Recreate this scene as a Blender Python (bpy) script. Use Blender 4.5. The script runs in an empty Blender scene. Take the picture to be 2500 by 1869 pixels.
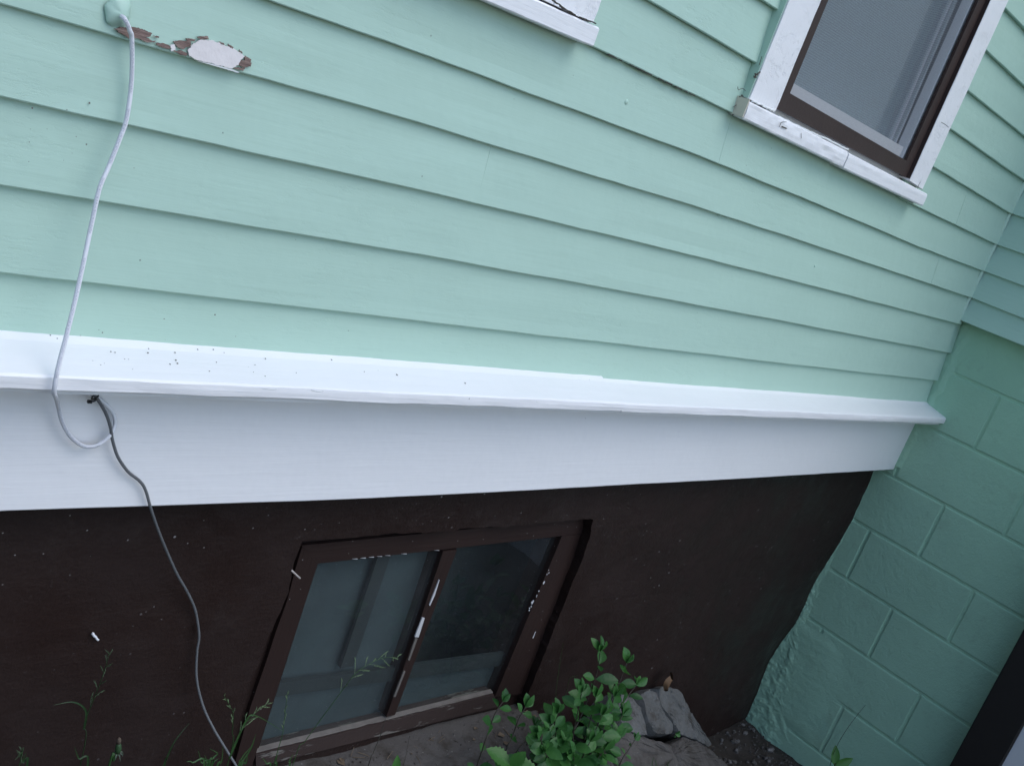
import bpy, bmesh, math, random
from mathutils import Vector, Matrix, noise
from mathutils.geometry import delaunay_2d_cdt

R_ = math.radians
scene = bpy.context.scene
COL = scene.collection
random.seed(11)
H = 1.87                                    # camera height above the ground at the corner

# ------------------------------------------------------------------ camera
CAM = Vector((0.0, -1.27, H))
FOC = 2538.78                               # focal length in pixels of a 2500 px wide frame
RGT = Vector((0.67669252, -0.65592258, 0.33444401))
DWN = Vector((0.0420732, -0.41905206, -0.90698689))
FWD = Vector((0.73506263, 0.62782238, -0.25597263))
cd = bpy.data.cameras.new("camera")
cam = bpy.data.objects.new("camera", cd)
COL.objects.link(cam)
cd.sensor_width = 36.0
cd.lens = 36.0 * FOC / 2500.0
cd.clip_start = 0.02
cd.clip_end = 500.0
m = Matrix.Identity(4)
for i in range(3):
    m[i][0] = RGT[i]; m[i][1] = -DWN[i]; m[i][2] = -FWD[i]; m[i][3] = CAM[i]
cam.matrix_world = m
scene.camera = cam

# ------------------------------------------------------------------ sky and light
SUN_EL, SUN_AZ = R_(56), R_(162)            # high overcast light, from in front of the wall
w = bpy.data.worlds.new("World")
scene.world = w
w.use_nodes = True
wn = w.node_tree
bg = wn.nodes["Background"]
sky = wn.nodes.new("ShaderNodeTexSky")
sky.sky_type = 'NISHITA'
sky.sun_disc = False
sky.sun_elevation = SUN_EL
sky.sun_rotation = SUN_AZ
sky.air_density = 1.0
sky.dust_density = 1.0
sky.ozone_density = 1.2
wn.links.new(sky.outputs[0], bg.inputs[0])
bg.inputs[1].default_value = 0.15
sd = bpy.data.lights.new("sun", 'SUN')
sd.energy = 0.65
sd.angle = R_(50)
sd.color = (1.0, 0.985, 0.96)
so = bpy.data.objects.new("sun", sd)
COL.objects.link(so)
sun_dir = Vector((math.sin(SUN_AZ) * math.cos(SUN_EL), math.cos(SUN_AZ) * math.cos(SUN_EL), math.sin(SUN_EL)))
so.rotation_euler = (-sun_dir).to_track_quat('-Z', 'Y').to_euler()
so.location = (0, -6, 8)
scene.view_settings.view_transform = 'Standard'
scene.view_settings.look = 'None'
scene.view_settings.gamma = 1
scene.view_settings.exposure = 0.74
scene.view_settings.use_curve_mapping = False


# ------------------------------------------------------------------ helpers
def ray(px, py):
    return RGT * ((px - 1250.0) / FOC) + DWN * ((py - 934.5) / FOC) + FWD


def at_y(px, py, y):
    """the point of the plane y that stands where the photo (2500 px wide) shows it"""
    d = ray(px, py)
    return CAM + d * ((y - CAM.y) / d.y)


def at_x(px, py, x):
    d = ray(px, py)
    return CAM + d * ((x - CAM.x) / d.x)


def at_z(px, py, z):
    d = ray(px, py)
    return CAM + d * ((z - CAM.z) / d.z)


def nz(x, y=0.0, z=0.0):
    return noise.noise(Vector((x, y, z)))


def lerp(a, b, t):
    return a + (b - a) * t


def interp(x, pts):
    if x <= pts[0][0]:
        return pts[0][1]
    for (x0, y0), (x1, y1) in zip(pts, pts[1:]):
        if x <= x1:
            return lerp(y0, y1, (x - x0) / (x1 - x0))
    return pts[-1][1]


def origin_of(o):
    p = Vector((0, 0, 0))
    while o is not None:
        p = p + o.location
        o = o.parent
    return p


def thing(name, loc=(0, 0, 0), label=None, cat=None, group=None):
    o = bpy.data.objects.new(name, None)
    o.empty_display_size = 0.1
    COL.objects.link(o)
    o.location = loc
    tag(o, label, cat, group)
    return o


def tag(o, label=None, cat=None, group=None, kind=None):
    if label: o["label"] = label
    if cat: o["category"] = cat
    if group: o["group"] = group
    if kind: o["kind"] = kind
    return o


def build(name, verts, faces, mat, parent=None, base=None, smooth=False, fix=True):
    """verts are world points; the object origin goes to base"""
    base = Vector(base) if base is not None else (origin_of(parent) if parent else Vector((0, 0, 0)))
    me = bpy.data.meshes.new(name)
    me.from_pydata([tuple(Vector(v) - base) for v in verts], [], faces)
    if fix:
        bm = bmesh.new(); bm.from_mesh(me)
        bmesh.ops.recalc_face_normals(bm, faces=bm.faces)
        bm.to_mesh(me); bm.free()
    if smooth:
        for p in me.polygons: p.use_smooth = True
    me.materials.append(mat)
    o = bpy.data.objects.new(name, me)
    COL.objects.link(o)
    if parent is not None:
        o.parent = parent
        o.location = base - origin_of(parent)
    else:
        o.location = base
    return o


class MB:
    def __init__(s): s.v = []; s.f = []

    def add(s, vs, fs):
        k = len(s.v); s.v += [Vector(v) for v in vs]; s.f += [tuple(i + k for i in f) for f in fs]

    def grid(s, fn, nu, nv, flip=False):
        k = len(s.v)
        for i in range(nu + 1):
            for j in range(nv + 1):
                s.v.append(Vector(fn(i / nu, j / nv)))
        for i in range(nu):
            for j in range(nv):
                a = k + i * (nv + 1) + j
                q = (a, a + nv + 1, a + nv + 2, a + 1)
                s.f.append(q[::-1] if flip else q)

    def prism(s, ring0, ring1, caps=True):
        k = len(s.v); n = len(ring0)
        s.v += [Vector(p) for p in ring0] + [Vector(p) for p in ring1]
        for i in range(n):
            j = (i + 1) % n
            s.f.append((k + i, k + j, k + n + j, k + n + i))
        if caps:
            s.f.append(tuple(range(k, k + n))[::-1]); s.f.append(tuple(range(k + n, k + 2 * n)))

    def rings(s, rs, caps=True):
        k = len(s.v); n = len(rs[0])
        for r in rs: s.v += [Vector(p) for p in r]
        for q in range(len(rs) - 1):
            for i in range(n):
                j = (i + 1) % n
                a = k + q * n
                s.f.append((a + i, a + j, a + n + j, a + n + i))
        if caps:
            s.f.append(tuple(range(k, k + n))[::-1])
            a = k + (len(rs) - 1) * n
            s.f.append(tuple(range(a, a + n)))

    def box(s, x0, x1, y0, y1, z0, z1):
        s.prism([(x0, y0, z0), (x1, y0, z0), (x1, y1, z0), (x0, y1, z0)],
                [(x0, y0, z1), (x1, y0, z1), (x1, y1, z1), (x0, y1, z1)])

    def tube(s, pts, r, n=8, taper=None):
        pts = [Vector(p) for p in pts]
        rs = []
        up = Vector((0.3, -0.8, 0.5)).normalized()
        for i, p in enumerate(pts):
            t = (pts[min(i + 1, len(pts) - 1)] - pts[max(i - 1, 0)])
            t = t.normalized() if t.length > 1e-9 else Vector((0, 0, 1))
            a = t.cross(up)
            if a.length < 1e-4: a = t.cross(Vector((1, 0, 0)))
            a.normalize(); b = t.cross(a)
            rr = r if taper is None else lerp(r, taper, i / (len(pts) - 1))
            rs.append([p + a * (rr * math.cos(2 * math.pi * q / n)) + b * (rr * math.sin(2 * math.pi * q / n)) for q in range(n)])
        s.rings(rs)

    def build(s, name, mat, parent=None, base=None, smooth=False, fix=True):
        return build(name, s.v, s.f, mat, parent, base, smooth, fix)


def spline(pts, k=8):
    """Catmull-Rom through the points"""
    P = [Vector(p) for p in pts]
    P = [P[0] * 2 - P[1]] + P + [P[-1] * 2 - P[-2]]
    out = []
    for i in range(1, len(P) - 2):
        for j in range(k):
            t = j / k
            a, b, c, d = P[i - 1], P[i], P[i + 1], P[i + 2]
            out.append(0.5 * ((2 * b) + (c - a) * t + (2 * a - 5 * b + 4 * c - d) * t * t + (3 * b - a - 3 * c + d) * t ** 3))
    out.append(P[-2])
    return out


# ------------------------------------------------------------------ materials
class NT:
    def __init__(s, name):
        s.m = bpy.data.materials.new(name); s.m.use_nodes = True
        s.t = s.m.node_tree; s.b = s.t.nodes["Principled BSDF"]
        s.out = s.t.nodes["Material Output"]
        s.pos = s.t.nodes.new("ShaderNodeNewGeometry").outputs["Position"]

    def n(s, typ, **kw):
        nd = s.t.nodes.new(typ)
        for k, v in kw.items(): setattr(nd, k, v)
        return nd

    def link(s, a, b): s.t.links.new(a, b)

    def scaled(s, sc):
        mp = s.n("ShaderNodeMapping"); mp.inputs["Scale"].default_value = sc
        s.link(s.pos, mp.inputs[0]); return mp.outputs[0]

    def noise(s, sc, scale=1.0, detail=4, rough=0.55):
        nd = s.n("ShaderNodeTexNoise")
        nd.inputs["Scale"].default_value = scale; nd.inputs["Detail"].default_value = detail
        nd.inputs["Roughness"].default_value = rough
        s.link(s.scaled(sc), nd.inputs["Vector"]); return nd.outputs[0]

    def ramp(s, fac, stops, interp='LINEAR'):
        r = s.n("ShaderNodeValToRGB"); r.color_ramp.interpolation = interp
        e = r.color_ramp.elements
        while len(e) < len(stops): e.new(0.5)
        for q, (p, c) in zip(e, stops):
            q.position = p; q.color = (c, c, c, 1) if not isinstance(c, tuple) else tuple(c) + (1,)
        s.link(fac, r.inputs[0]); return r.outputs[0]

    def mix(s, fac, a, b, mode='MIX'):
        x = s.n("ShaderNodeMix", data_type='RGBA', blend_type=mode)
        for sock, v in ((x.inputs[0], fac), (x.inputs[6], a), (x.inputs[7], b)):
            if isinstance(v, (int, float)): sock.default_value = v
            elif isinstance(v, tuple): sock.default_value = tuple(v) + (1,)
            else: s.link(v, sock)
        return x.outputs[2]

    def math(s, op, a, b=0.0):
        x = s.n("ShaderNodeMath", operation=op)
        for sock, v in ((x.inputs[0], a), (x.inputs[1], b)):
            if isinstance(v, (int, float)): sock.default_value = v
            else: s.link(v, sock)
        return x.outputs[0]

    def bump(s, h, dist, strength=1.0, prev=None):
        b = s.n("ShaderNodeBump"); b.inputs["Distance"].default_value = dist; b.inputs["Strength"].default_value = strength
        s.link(h, b.inputs["Height"])
        if prev: s.link(prev, b.inputs["Normal"])
        return b.outputs[0]

    def spots(s, scale, radius, keep):
        """sparse round specks, as a 0..1 mask"""
        v = s.n("ShaderNodeTexVoronoi"); v.inputs["Scale"].default_value = scale
        s.link(s.pos, v.inputs["Vector"])
        near = s.math('LESS_THAN', v.outputs["Distance"], radius)
        sep = s.n("ShaderNodeSeparateColor"); s.link(v.outputs["Color"], sep.inputs[0])
        some = s.math('LESS_THAN', sep.outputs[0], keep)
        return s.math('MULTIPLY', near, some)

    def done(s, color, rough=0.5, normal=None, spec=0.4):
        if isinstance(color, tuple): s.b.inputs["Base Color"].default_value = tuple(color) + (1,)
        else: s.link(color, s.b.inputs["Base Color"])
        if isinstance(rough, (int, float)): s.b.inputs["Roughness"].default_value = rough
        else: s.link(rough, s.b.inputs["Roughness"])
        s.b.inputs["Specular IOR Level"].default_value = spec
        if normal: s.link(normal, s.b.inputs["Normal"])
        return s.m


def paint(name, col, rough=0.45, along='x', grain=0.0006, specks=None, vary=0.06, crackle=0.0):
    t = NT(name)
    sc = (5, 60, 110) if along == 'x' else ((60, 5, 110) if along == 'y' else (110, 60, 5))
    big = t.noise((1, 1, 1), 2.2, 4)
    c = t.mix(big, tuple(x * (1 - vary) for x in col), tuple(min(1, x * (1 + vary)) for x in col))
    sp = t.spots(90, 0.12, 0.005)
    c = t.mix(t.math('MULTIPLY', sp, 0.55), c, (0.05, 0.045, 0.035))
    if specks:
        c = t.mix(t.math('MULTIPLY', t.spots(*specks), 0.8), c, (0.55, 0.52, 0.48))
    g = t.noise(sc, 1.0, 6, 0.6)
    nrm = t.bump(g, grain)
    lump = t.noise((1, 1, 1), 9, 3)
    nrm = t.bump(lump, 0.004, 0.6, nrm)
    if crackle:
        ck = t.noise((22, 60, 70) if along == 'x' else (60, 22, 70), 1.0, 8, 0.7)
        area = t.ramp(t.noise((1, 1, 1), 2.6, 3), [(0.42, 0.0), (0.62, 1.0)])
        h = t.math('MULTIPLY', t.ramp(ck, [(0.40, 0.0), (0.48, 1.0)]), area)
        nrm = t.bump(h, crackle, 1.0, nrm)
    r = t.ramp(t.noise((1, 1, 1), 30, 3), [(0.3, rough - 0.07), (0.7, rough + 0.10)])
    return t.done(c, r, nrm)


GREEN = (0.405, 0.575, 0.478)
M = {}
M['siding'] = paint("mint_siding_paint", GREEN, 0.45, 'x', 0.00045, crackle=0.0002)
M['siding_side'] = paint("mint_side_siding_paint", GREEN, 0.5, 'y', 0.0009, crackle=0.00025)
M['white'] = paint("white_trim_paint", (0.80, 0.80, 0.80), 0.42, 'x', 0.0011, vary=0.05)
M['white_v'] = paint("white_upright_trim_paint", (0.80, 0.80, 0.80), 0.45, 'z', 0.0008, vary=0.02, crackle=0.0006)
M['frieze'] = paint("white_board_paint", (0.82, 0.82, 0.82), 0.36, 'x', 0.0006, vary=0.03)
M['caulk'] = paint("mint_caulk", GREEN, 0.45, 'x', 0.0006)
M['sash'] = paint("sash_paint", (0.62, 0.63, 0.64), 0.4, 'x', 0.0003)
M['cream'] = paint("bare_cream_wood", (0.58, 0.53, 0.43), 0.6, 'y', 0.0007)


def block_mat(name, col):
    t = NT(name)
    c = t.mix(t.noise((1, 1, 1), 3.0, 6, 0.6), tuple(x * 0.86 for x in col), tuple(x * 1.10 for x in col))
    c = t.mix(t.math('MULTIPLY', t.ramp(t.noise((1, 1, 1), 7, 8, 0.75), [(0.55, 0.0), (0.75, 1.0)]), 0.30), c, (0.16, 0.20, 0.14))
    c = t.mix(t.math('MULTIPLY', t.spots(60, 0.10, 0.05), 0.5), c, (0.08, 0.09, 0.06))
    fine = t.noise((1, 1, 1), 260, 5, 0.65)
    mid = t.noise((1, 1, 1), 55, 4, 0.6)
    pit = t.math('SUBTRACT', 1.0, t.spots(75, 0.20, 0.05))
    n = t.bump(fine, 0.0016)
    n = t.bump(mid, 0.003, 0.8, n)
    n = t.bump(pit, 0.0025, 1.0, n)
    return t.done(c, 0.6, n)


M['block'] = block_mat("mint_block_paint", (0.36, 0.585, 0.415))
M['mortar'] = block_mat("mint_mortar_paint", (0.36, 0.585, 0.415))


def brown_wall():
    t = NT("dark_brown_foundation_paint")
    a = t.noise((1, 1, 1), 3.2, 5, 0.6)
    c = t.mix(a, (0.0165, 0.0092, 0.0077), (0.0245, 0.0140, 0.0118))
    # drips of pale paint and worn flecks
    sp = t.math('MAXIMUM', t.spots(48, 0.11, 0.10), t.spots(120, 0.16, 0.03))
    area = t.ramp(t.noise((1, 1, 1), 2.4, 3), [(0.40, 0.0), (0.56, 1.0)])
    fl = t.math('MULTIPLY', t.ramp(t.noise((160, 160, 90), 1.0, 3, 0.6), [(0.66, 0.0), (0.69, 1.0)]), t.ramp(t.noise((1, 1, 1), 3.1, 4, 0.6), [(0.53, 0.0), (0.66, 1.0)]))
    sp = t.math('MAXIMUM', sp, t.math('MULTIPLY', fl, 0.45))
    c = t.mix(t.math('MULTIPLY', t.math('MULTIPLY', sp, area), 0.7), c, (0.30, 0.28, 0.27))
    dust = t.ramp(t.noise((1, 1, 1), 3.5, 8, 0.75), [(0.56, 0.0), (0.74, 1.0)])
    c = t.mix(t.math('MULTIPLY', dust, 0.26), c, (0.060, 0.050, 0.045))
    n = t.bump(t.noise((14, 14, 50), 1, 5, 0.55), 0.0010)
    n = t.bump(t.noise((1, 1, 1), 160, 4), 0.0014, 0.8, n)
    n = t.bump(t.noise((1, 1, 0.8), 9, 4, 0.5), 0.010, 0.6, n)
    rg = t.ramp(t.noise((1, 1, 1), 5, 5), [(0.35, 0.38), (0.65, 0.72)])
    return t.done(c, rg, n, 0.22)


M['brown'] = brown_wall()


def brown_frame(name="brown_window_paint", along='x'):
    t = NT(name)
    c = t.mix(t.noise((1, 1, 1), 8, 4), (0.021, 0.0120, 0.0102), (0.031, 0.0180, 0.0155))
    sp = t.spots(110, 0.14, 0.04)
    c = t.mix(t.math('MULTIPLY', sp, 0.6), c, (0.3, 0.28, 0.27))
    sc = (6, 60, 120) if along == 'x' else (120, 60, 6)
    n = t.bump(t.noise(sc, 1, 5), 0.0008)
    return t.done(c, 0.5, n, 0.22)


M['bframe'] = brown_frame()
M['bframe_v'] = brown_frame("brown_upright_window_paint", 'z')


def worn_brown():
    t = NT("peeling_brown_sill_paint")
    c = t.mix(t.noise((1, 1, 1), 8, 4), (0.032, 0.021, 0.019), (0.05, 0.034, 0.03))
    k = t.ramp(t.noise((9, 40, 40), 1, 6, 0.65), [(0.56, 0.0), (0.60, 1.0)])
    c = t.mix(k, c, (0.15, 0.135, 0.12))
    n = t.bump(k, -0.0015)
    n = t.bump(t.noise((1, 1, 1), 120, 4), 0.001, 0.7, n)
    return t.done(c, 0.6, n, 0.3)


M['wornsill'] = worn_brown()


def simple(name, a, b, scale=20, rough=0.5, spec=0.4, bump=0.0005, bscale=120):
    t = NT(name)
    c = t.mix(t.noise((1, 1, 1), scale, 4), a, b)
    n = t.bump(t.noise((1, 1, 1), bscale, 4), bump)
    return t.done(c, rough, n, spec)


M['storm'] = simple("dark_brown_storm_frame", (0.040, 0.026, 0.023), (0.054, 0.036, 0.031), 14, 0.5, 0.22)
M['putty'] = simple("grey_putty_line", (0.075, 0.066, 0.058), (0.17, 0.155, 0.14), 45, 0.8)
M['barewhite'] = simple("bare_whitish_wood", (0.42, 0.42, 0.43), (0.60, 0.60, 0.61), 60, 0.6)
M['grey_cable'] = simple("grey_cable_jacket", (0.11, 0.115, 0.12), (0.15, 0.155, 0.16), 60, 0.45)
M['black_plastic'] = simple("black_nylon", (0.010, 0.010, 0.011), (0.016, 0.016, 0.017), 40, 0.35)
M['post'] = simple("blackish_post_paint", (0.011, 0.010, 0.009), (0.017, 0.014, 0.013), 7, 0.55)
M['panel'] = simple("pale_grey_panel_paint", (0.52, 0.53, 0.54), (0.58, 0.59, 0.60), 5, 0.5)


def bare_wood():
    t = NT("bare_brown_wood")
    g = t.noise((28, 60, 420), 1.0, 5, 0.65)
    c = t.ramp(g, [(0.3, (0.10, 0.066, 0.058)), (0.5, (0.20, 0.14, 0.12)), (0.7, (0.34, 0.26, 0.22))])
    return t.done(c, 0.8, t.bump(g, 0.0012), 0.2)


M['bare'] = bare_wood()
M['primer'] = simple("pinkish_wood_filler", (0.66, 0.61, 0.59), (0.76, 0.72, 0.70), 40, 0.65, 0.3, 0.0012, 70)
M['rim'] = simple("old_white_paint_edge", (0.62, 0.64, 0.62), (0.74, 0.76, 0.75), 60, 0.6, 0.3)
M['chip'] = simple("white_chip", (0.74, 0.75, 0.78), (0.82, 0.83, 0.85), 60, 0.5)
M['splinter'] = simple("pale_splinter", (0.36, 0.32, 0.29), (0.48, 0.43, 0.40), 60, 0.6)
M['grit'] = simple("grey_brown_grit", (0.10, 0.095, 0.08), (0.22, 0.21, 0.19), 60, 0.8)
M['speck'] = simple("dark_grit", (0.03, 0.028, 0.022), (0.10, 0.09, 0.075), 60, 0.8)
M['stem'] = simple("dark_woody_stem", (0.020, 0.020, 0.014), (0.042, 0.035, 0.024), 60, 0.6)
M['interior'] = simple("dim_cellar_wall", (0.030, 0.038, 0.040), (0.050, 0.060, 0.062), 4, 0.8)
M['innerbar'] = simple("dark_inner_sash", (0.016, 0.021, 0.022), (0.026, 0.033, 0.034), 12, 0.7)
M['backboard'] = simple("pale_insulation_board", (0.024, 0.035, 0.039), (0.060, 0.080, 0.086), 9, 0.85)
M['litter'] = simple("dead_plant_litter", (0.07, 0.05, 0.032), (0.19, 0.145, 0.10), 25, 0.85)
M['leafdead'] = simple("dry_brown_leaf", (0.075, 0.042, 0.022), (0.15, 0.085, 0.04), 60, 0.7)


def cable_white():
    t = NT("white_cable_jacket")
    # two faint rows of tiny grey print along the jacket
    tc = t.n("ShaderNodeUVMap"); tc.uv_map = "UVMap"
    mp = t.n("ShaderNodeMapping"); mp.inputs["Scale"].default_value = (420, 90, 1)
    t.link(tc.outputs[0], mp.inputs[0])
    nd = t.n("ShaderNodeTexNoise"); nd.inputs["Scale"].default_value = 1.0; nd.inputs["Detail"].default_value = 2
    t.link(mp.outputs[0], nd.inputs["Vector"])
    ink = t.ramp(nd.outputs[0], [(0.50, 0.0), (0.54, 1.0)])
    sep = t.n("ShaderNodeSeparateXYZ"); t.link(tc.outputs[0], sep.inputs[0])
    third = t.math('FRACT', t.math('MULTIPLY', sep.outputs[1], 2.9999))
    band = t.math('MULTIPLY', t.math('GREATER_THAN', third, 0.30), t.math('LESS_THAN', third, 0.68))
    word = t.n("ShaderNodeTexNoise"); word.inputs["Scale"].default_value = 22; word.inputs["Detail"].default_value = 0
    cmb = t.n("ShaderNodeCombineXYZ"); t.link(sep.outputs[0], cmb.inputs[0]); t.link(cmb.outputs[0], word.inputs["Vector"])
    run = t.ramp(word.outputs[0], [(0.40, 0.0), (0.42, 1.0)])
    k = t.math('MULTIPLY', t.math('MULTIPLY', ink, band), run)
    c = t.mix(t.math('MULTIPLY', k, 0.75), (0.72, 0.73, 0.76), (0.12, 0.13, 0.2))
    return t.done(c, 0.4, None, 0.4)


M['white_cable'] = cable_white()


def concrete(name, a, b, stain):
    t = NT(name)
    c = t.mix(t.noise((1, 1, 1), 9, 6, 0.65), a, b)
    k = t.ramp(t.noise((1, 1, 1), 16, 6, 0.7), [(0.48, 0.0), (0.66, 1.0)])
    c = t.mix(t.math('MULTIPLY', k, 0.7), c, stain)
    c = t.mix(t.math('MULTIPLY', t.spots(110, 0.22, 0.05), 0.5), c, (0.22, 0.21, 0.20))
    n = t.bump(t.noise((1, 1, 1), 190, 6, 0.7), 0.0025)
    n = t.bump(t.noise((1, 1, 1), 35, 5, 0.6), 0.006, 0.8, n)
    return t.done(c, 0.85, n, 0.25)


M['concrete'] = concrete("weathered_concrete", (0.062, 0.056, 0.052), (0.105, 0.098, 0.092), (0.035, 0.028, 0.021))
M['rock'] = concrete("broken_concrete", (0.055, 0.056, 0.053), (0.16, 0.163, 0.16), (0.040, 0.033, 0.026))
M['soil'] = concrete("damp_soil", (0.032, 0.026, 0.021), (0.066, 0.055, 0.046), (0.022, 0.018, 0.014))


def pebble_mat():
    t = NT("pebbles")
    oi = t.noise((1, 1, 1), 37, 2)
    c = t.ramp(oi, [(0.3, (0.035, 0.029, 0.024)), (0.5, (0.07, 0.062, 0.055)), (0.72, (0.18, 0.17, 0.16))])
    return t.done(c, 0.8, t.bump(t.noise((1, 1, 1), 300, 3), 0.001), 0.3)


M['pebble'] = pebble_mat()


def leaf_mat(name, a, b, trans=0.35):
    t = NT(name)
    oi = t.n("ShaderNodeObjectInfo")
    c = t.mix(oi.outputs["Random"], a, b)
    c2 = t.mix(t.noise((1, 1, 1), 60, 3), c, tuple(x * 0.72 for x in a))
    c = t.mix(0.45, c, c2)
    t.link(c, t.b.inputs["Base Color"])
    t.b.inputs["Roughness"].default_value = 0.42
    t.b.inputs["Specular IOR Level"].default_value = 0.35
    n = t.bump(t.noise((1, 1, 1), 130, 4), 0.0012)
    t.link(n, t.b.inputs["Normal"])
    tr = t.n("ShaderNodeBsdfTranslucent"); t.link(c, tr.inputs[0])
    mx = t.n("ShaderNodeMixShader"); mx.inputs[0].default_value = trans
    t.link(t.b.outputs[0], mx.inputs[1]); t.link(tr.outputs[0], mx.inputs[2]); t.link(mx.outputs[0], t.out.inputs[0])
    return t.m


M['leaf'] = leaf_mat("fresh_green_leaf", (0.024, 0.095, 0.022), (0.075, 0.225, 0.052))
M['weed'] = leaf_mat("weed_leaf", (0.055, 0.17, 0.035), (0.075, 0.21, 0.045))
M['grass'] = leaf_mat("grass_blade", (0.034, 0.090, 0.026), (0.055, 0.13, 0.038), 0.3)
M['grass_dim'] = leaf_mat("shade_tinted_grass_blade", (0.020, 0.052, 0.017), (0.032, 0.078, 0.024), 0.25)  # grass copy darkened in colour to paint the dimmer light at lower left
M['seed_dim'] = simple("shade_tinted_seed", (0.030, 0.058, 0.024), (0.055, 0.09, 0.04), 80, 0.6)  # seed copy with the same shade painted into its colour
M['seed'] = simple("pale_green_seed", (0.085, 0.14, 0.062), (0.17, 0.24, 0.115), 80, 0.6)
M['bract'] = simple("whitish_green_bract", (0.055, 0.075, 0.05), (0.10, 0.125, 0.09), 80, 0.6)
M['bud'] = simple("dark_green_bud", (0.020, 0.050, 0.018), (0.03, 0.075, 0.025), 80, 0.6)
M['tuft'] = simple("withered_flower_tuft", (0.055, 0.04, 0.028), (0.10, 0.075, 0.052), 80, 0.8)


def glass(name, dust, dustcol=(0.30, 0.33, 0.35)):
    t = NT(name)
    tr = t.n("ShaderNodeBsdfTransparent"); tr.inputs[0].default_value = (0.93, 0.96, 0.95, 1)
    gl = t.n("ShaderNodeBsdfGlossy"); gl.inputs["Roughness"].default_value = 0.02
    fr = t.n("ShaderNodeFresnel"); fr.inputs[0].default_value = 1.5
    mx = t.n("ShaderNodeMixShader")
    geo = t.n("ShaderNodeNewGeometry")
    front = t.math('SUBTRACT', 1.0, geo.outputs["Backfacing"])
    t.link(t.math('MULTIPLY', fr.outputs[0], front), mx.inputs[0]); t.link(tr.outputs[0], mx.inputs[1]); t.link(gl.outputs[0], mx.inputs[2])
    df = t.n("ShaderNodeBsdfDiffuse"); df.inputs[0].default_value = tuple(dustcol) + (1,)
    k = t.ramp(t.noise((1, 1, 1), 7, 6, 0.65), [(0.3, dust * 0.5), (0.7, dust * 1.4)])
    sp = t.math('MULTIPLY', t.spots(150, 0.13, 0.06), 0.5)
    k = t.math('MAXIMUM', k, sp)
    m2 = t.n("ShaderNodeMixShader")
    t.link(t.math('MULTIPLY', k, front), m2.inputs[0]); t.link(mx.outputs[0], m2.inputs[1]); t.link(df.outputs[0], m2.inputs[2])
    t.link(m2.outputs[0], t.out.inputs[0])
    return t.m


M['glass'] = glass("window_glass", 0.03)
M['dusty_glass'] = glass("dusty_cellar_glass", 0.05)
M['dim_glass'] = glass("dim_cellar_glass", 0.03)


def screen():
    t = NT("insect_screen")
    k = t.ramp(t.noise((60, 60, 340), 1.0, 3), [(0.3, 0.25), (0.7, 0.32)])
    tr = t.n("ShaderNodeBsdfTransparent")
    df = t.n("ShaderNodeBsdfDiffuse"); df.inputs[0].default_value = (0.20, 0.21, 0.225, 1)
    mx = t.n("ShaderNodeMixShader")
    t.link(k, mx.inputs[0]); t.link(tr.outputs[0], mx.inputs[1]); t.link(df.outputs[0], mx.inputs[2])
    t.link(mx.outputs[0], t.out.inputs[0])
    return t.m


M['screen'] = screen()


def curtain_mat():
    t = NT("grey_net_curtain")
    wv = t.n("ShaderNodeTexWave", wave_type='BANDS', bands_direction='Z'); wv.inputs["Scale"].default_value = 60
    wv.inputs["Distortion"].default_value = 1.2
    t.link(t.pos, wv.inputs["Vector"])
    c = t.mix(wv.outputs["Fac"], (0.30, 0.325, 0.37), (0.40, 0.425, 0.465))
    return t.done(c, 0.9, None, 0.1)


M['curtain'] = curtain_mat()

BLOCKER_GREEN = simple('blocker_hedge_green', (0.018, 0.040, 0.016), (0.030, 0.062, 0.024), 3, 0.6)  # dark leaf colour of the added sky blocker

# ------------------------------------------------------------------ setting: ground
LEDGE_Z = H - 1.475


def ground_h(x, y):
    z = interp(x, [(-1.0, 0.36), (1.6, 0.34), (2.15, 0.27), (2.6, 0.14), (3.05, 0.03), (3.3, 0.0), (4.0, 0.0)])
    d = max(0.0, -y - 0.25)
    z = z * max(0.0, 1 - d / 2.2) - 0.0
    near = 1.0 if (y > -1.5 and -0.5 < x < 4) else 0.3
    z += near * (0.020 * nz(x * 6, y * 6, 3.1) + 0.010 * nz(x * 19, y * 19, 1.7) + 0.005 * nz(x * 45, y * 45, 8))
    return z


gx = [-60, -25, -10, -4, -2] + [-1.0 + 0.06 * i for i in range(25)] + [0.5 + 0.025 * i for i in range(125)] + [3.7, 5, 9, 25, 60]
gy = [-60, -25, -12, -6, -4, -3] + [-2.4 + 0.12 * i for i in range(13)] + [-0.9 + 0.025 * i for i in range(42)] + [0.5, 5, 25, 60]
gv, gf = [], []
for x in gx:
    for y in gy:
        gv.append((x, y, ground_h(x, y)))
ny = len(gy)
for i in range(len(gx) - 1):
    for j in range(ny - 1):
        a = i * ny + j
        gf.append((a, a + ny, a + ny + 1, a + 1))
tag(build("ground", gv, gf, M['soil'], smooth=True, fix=False), kind="structure")

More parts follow.
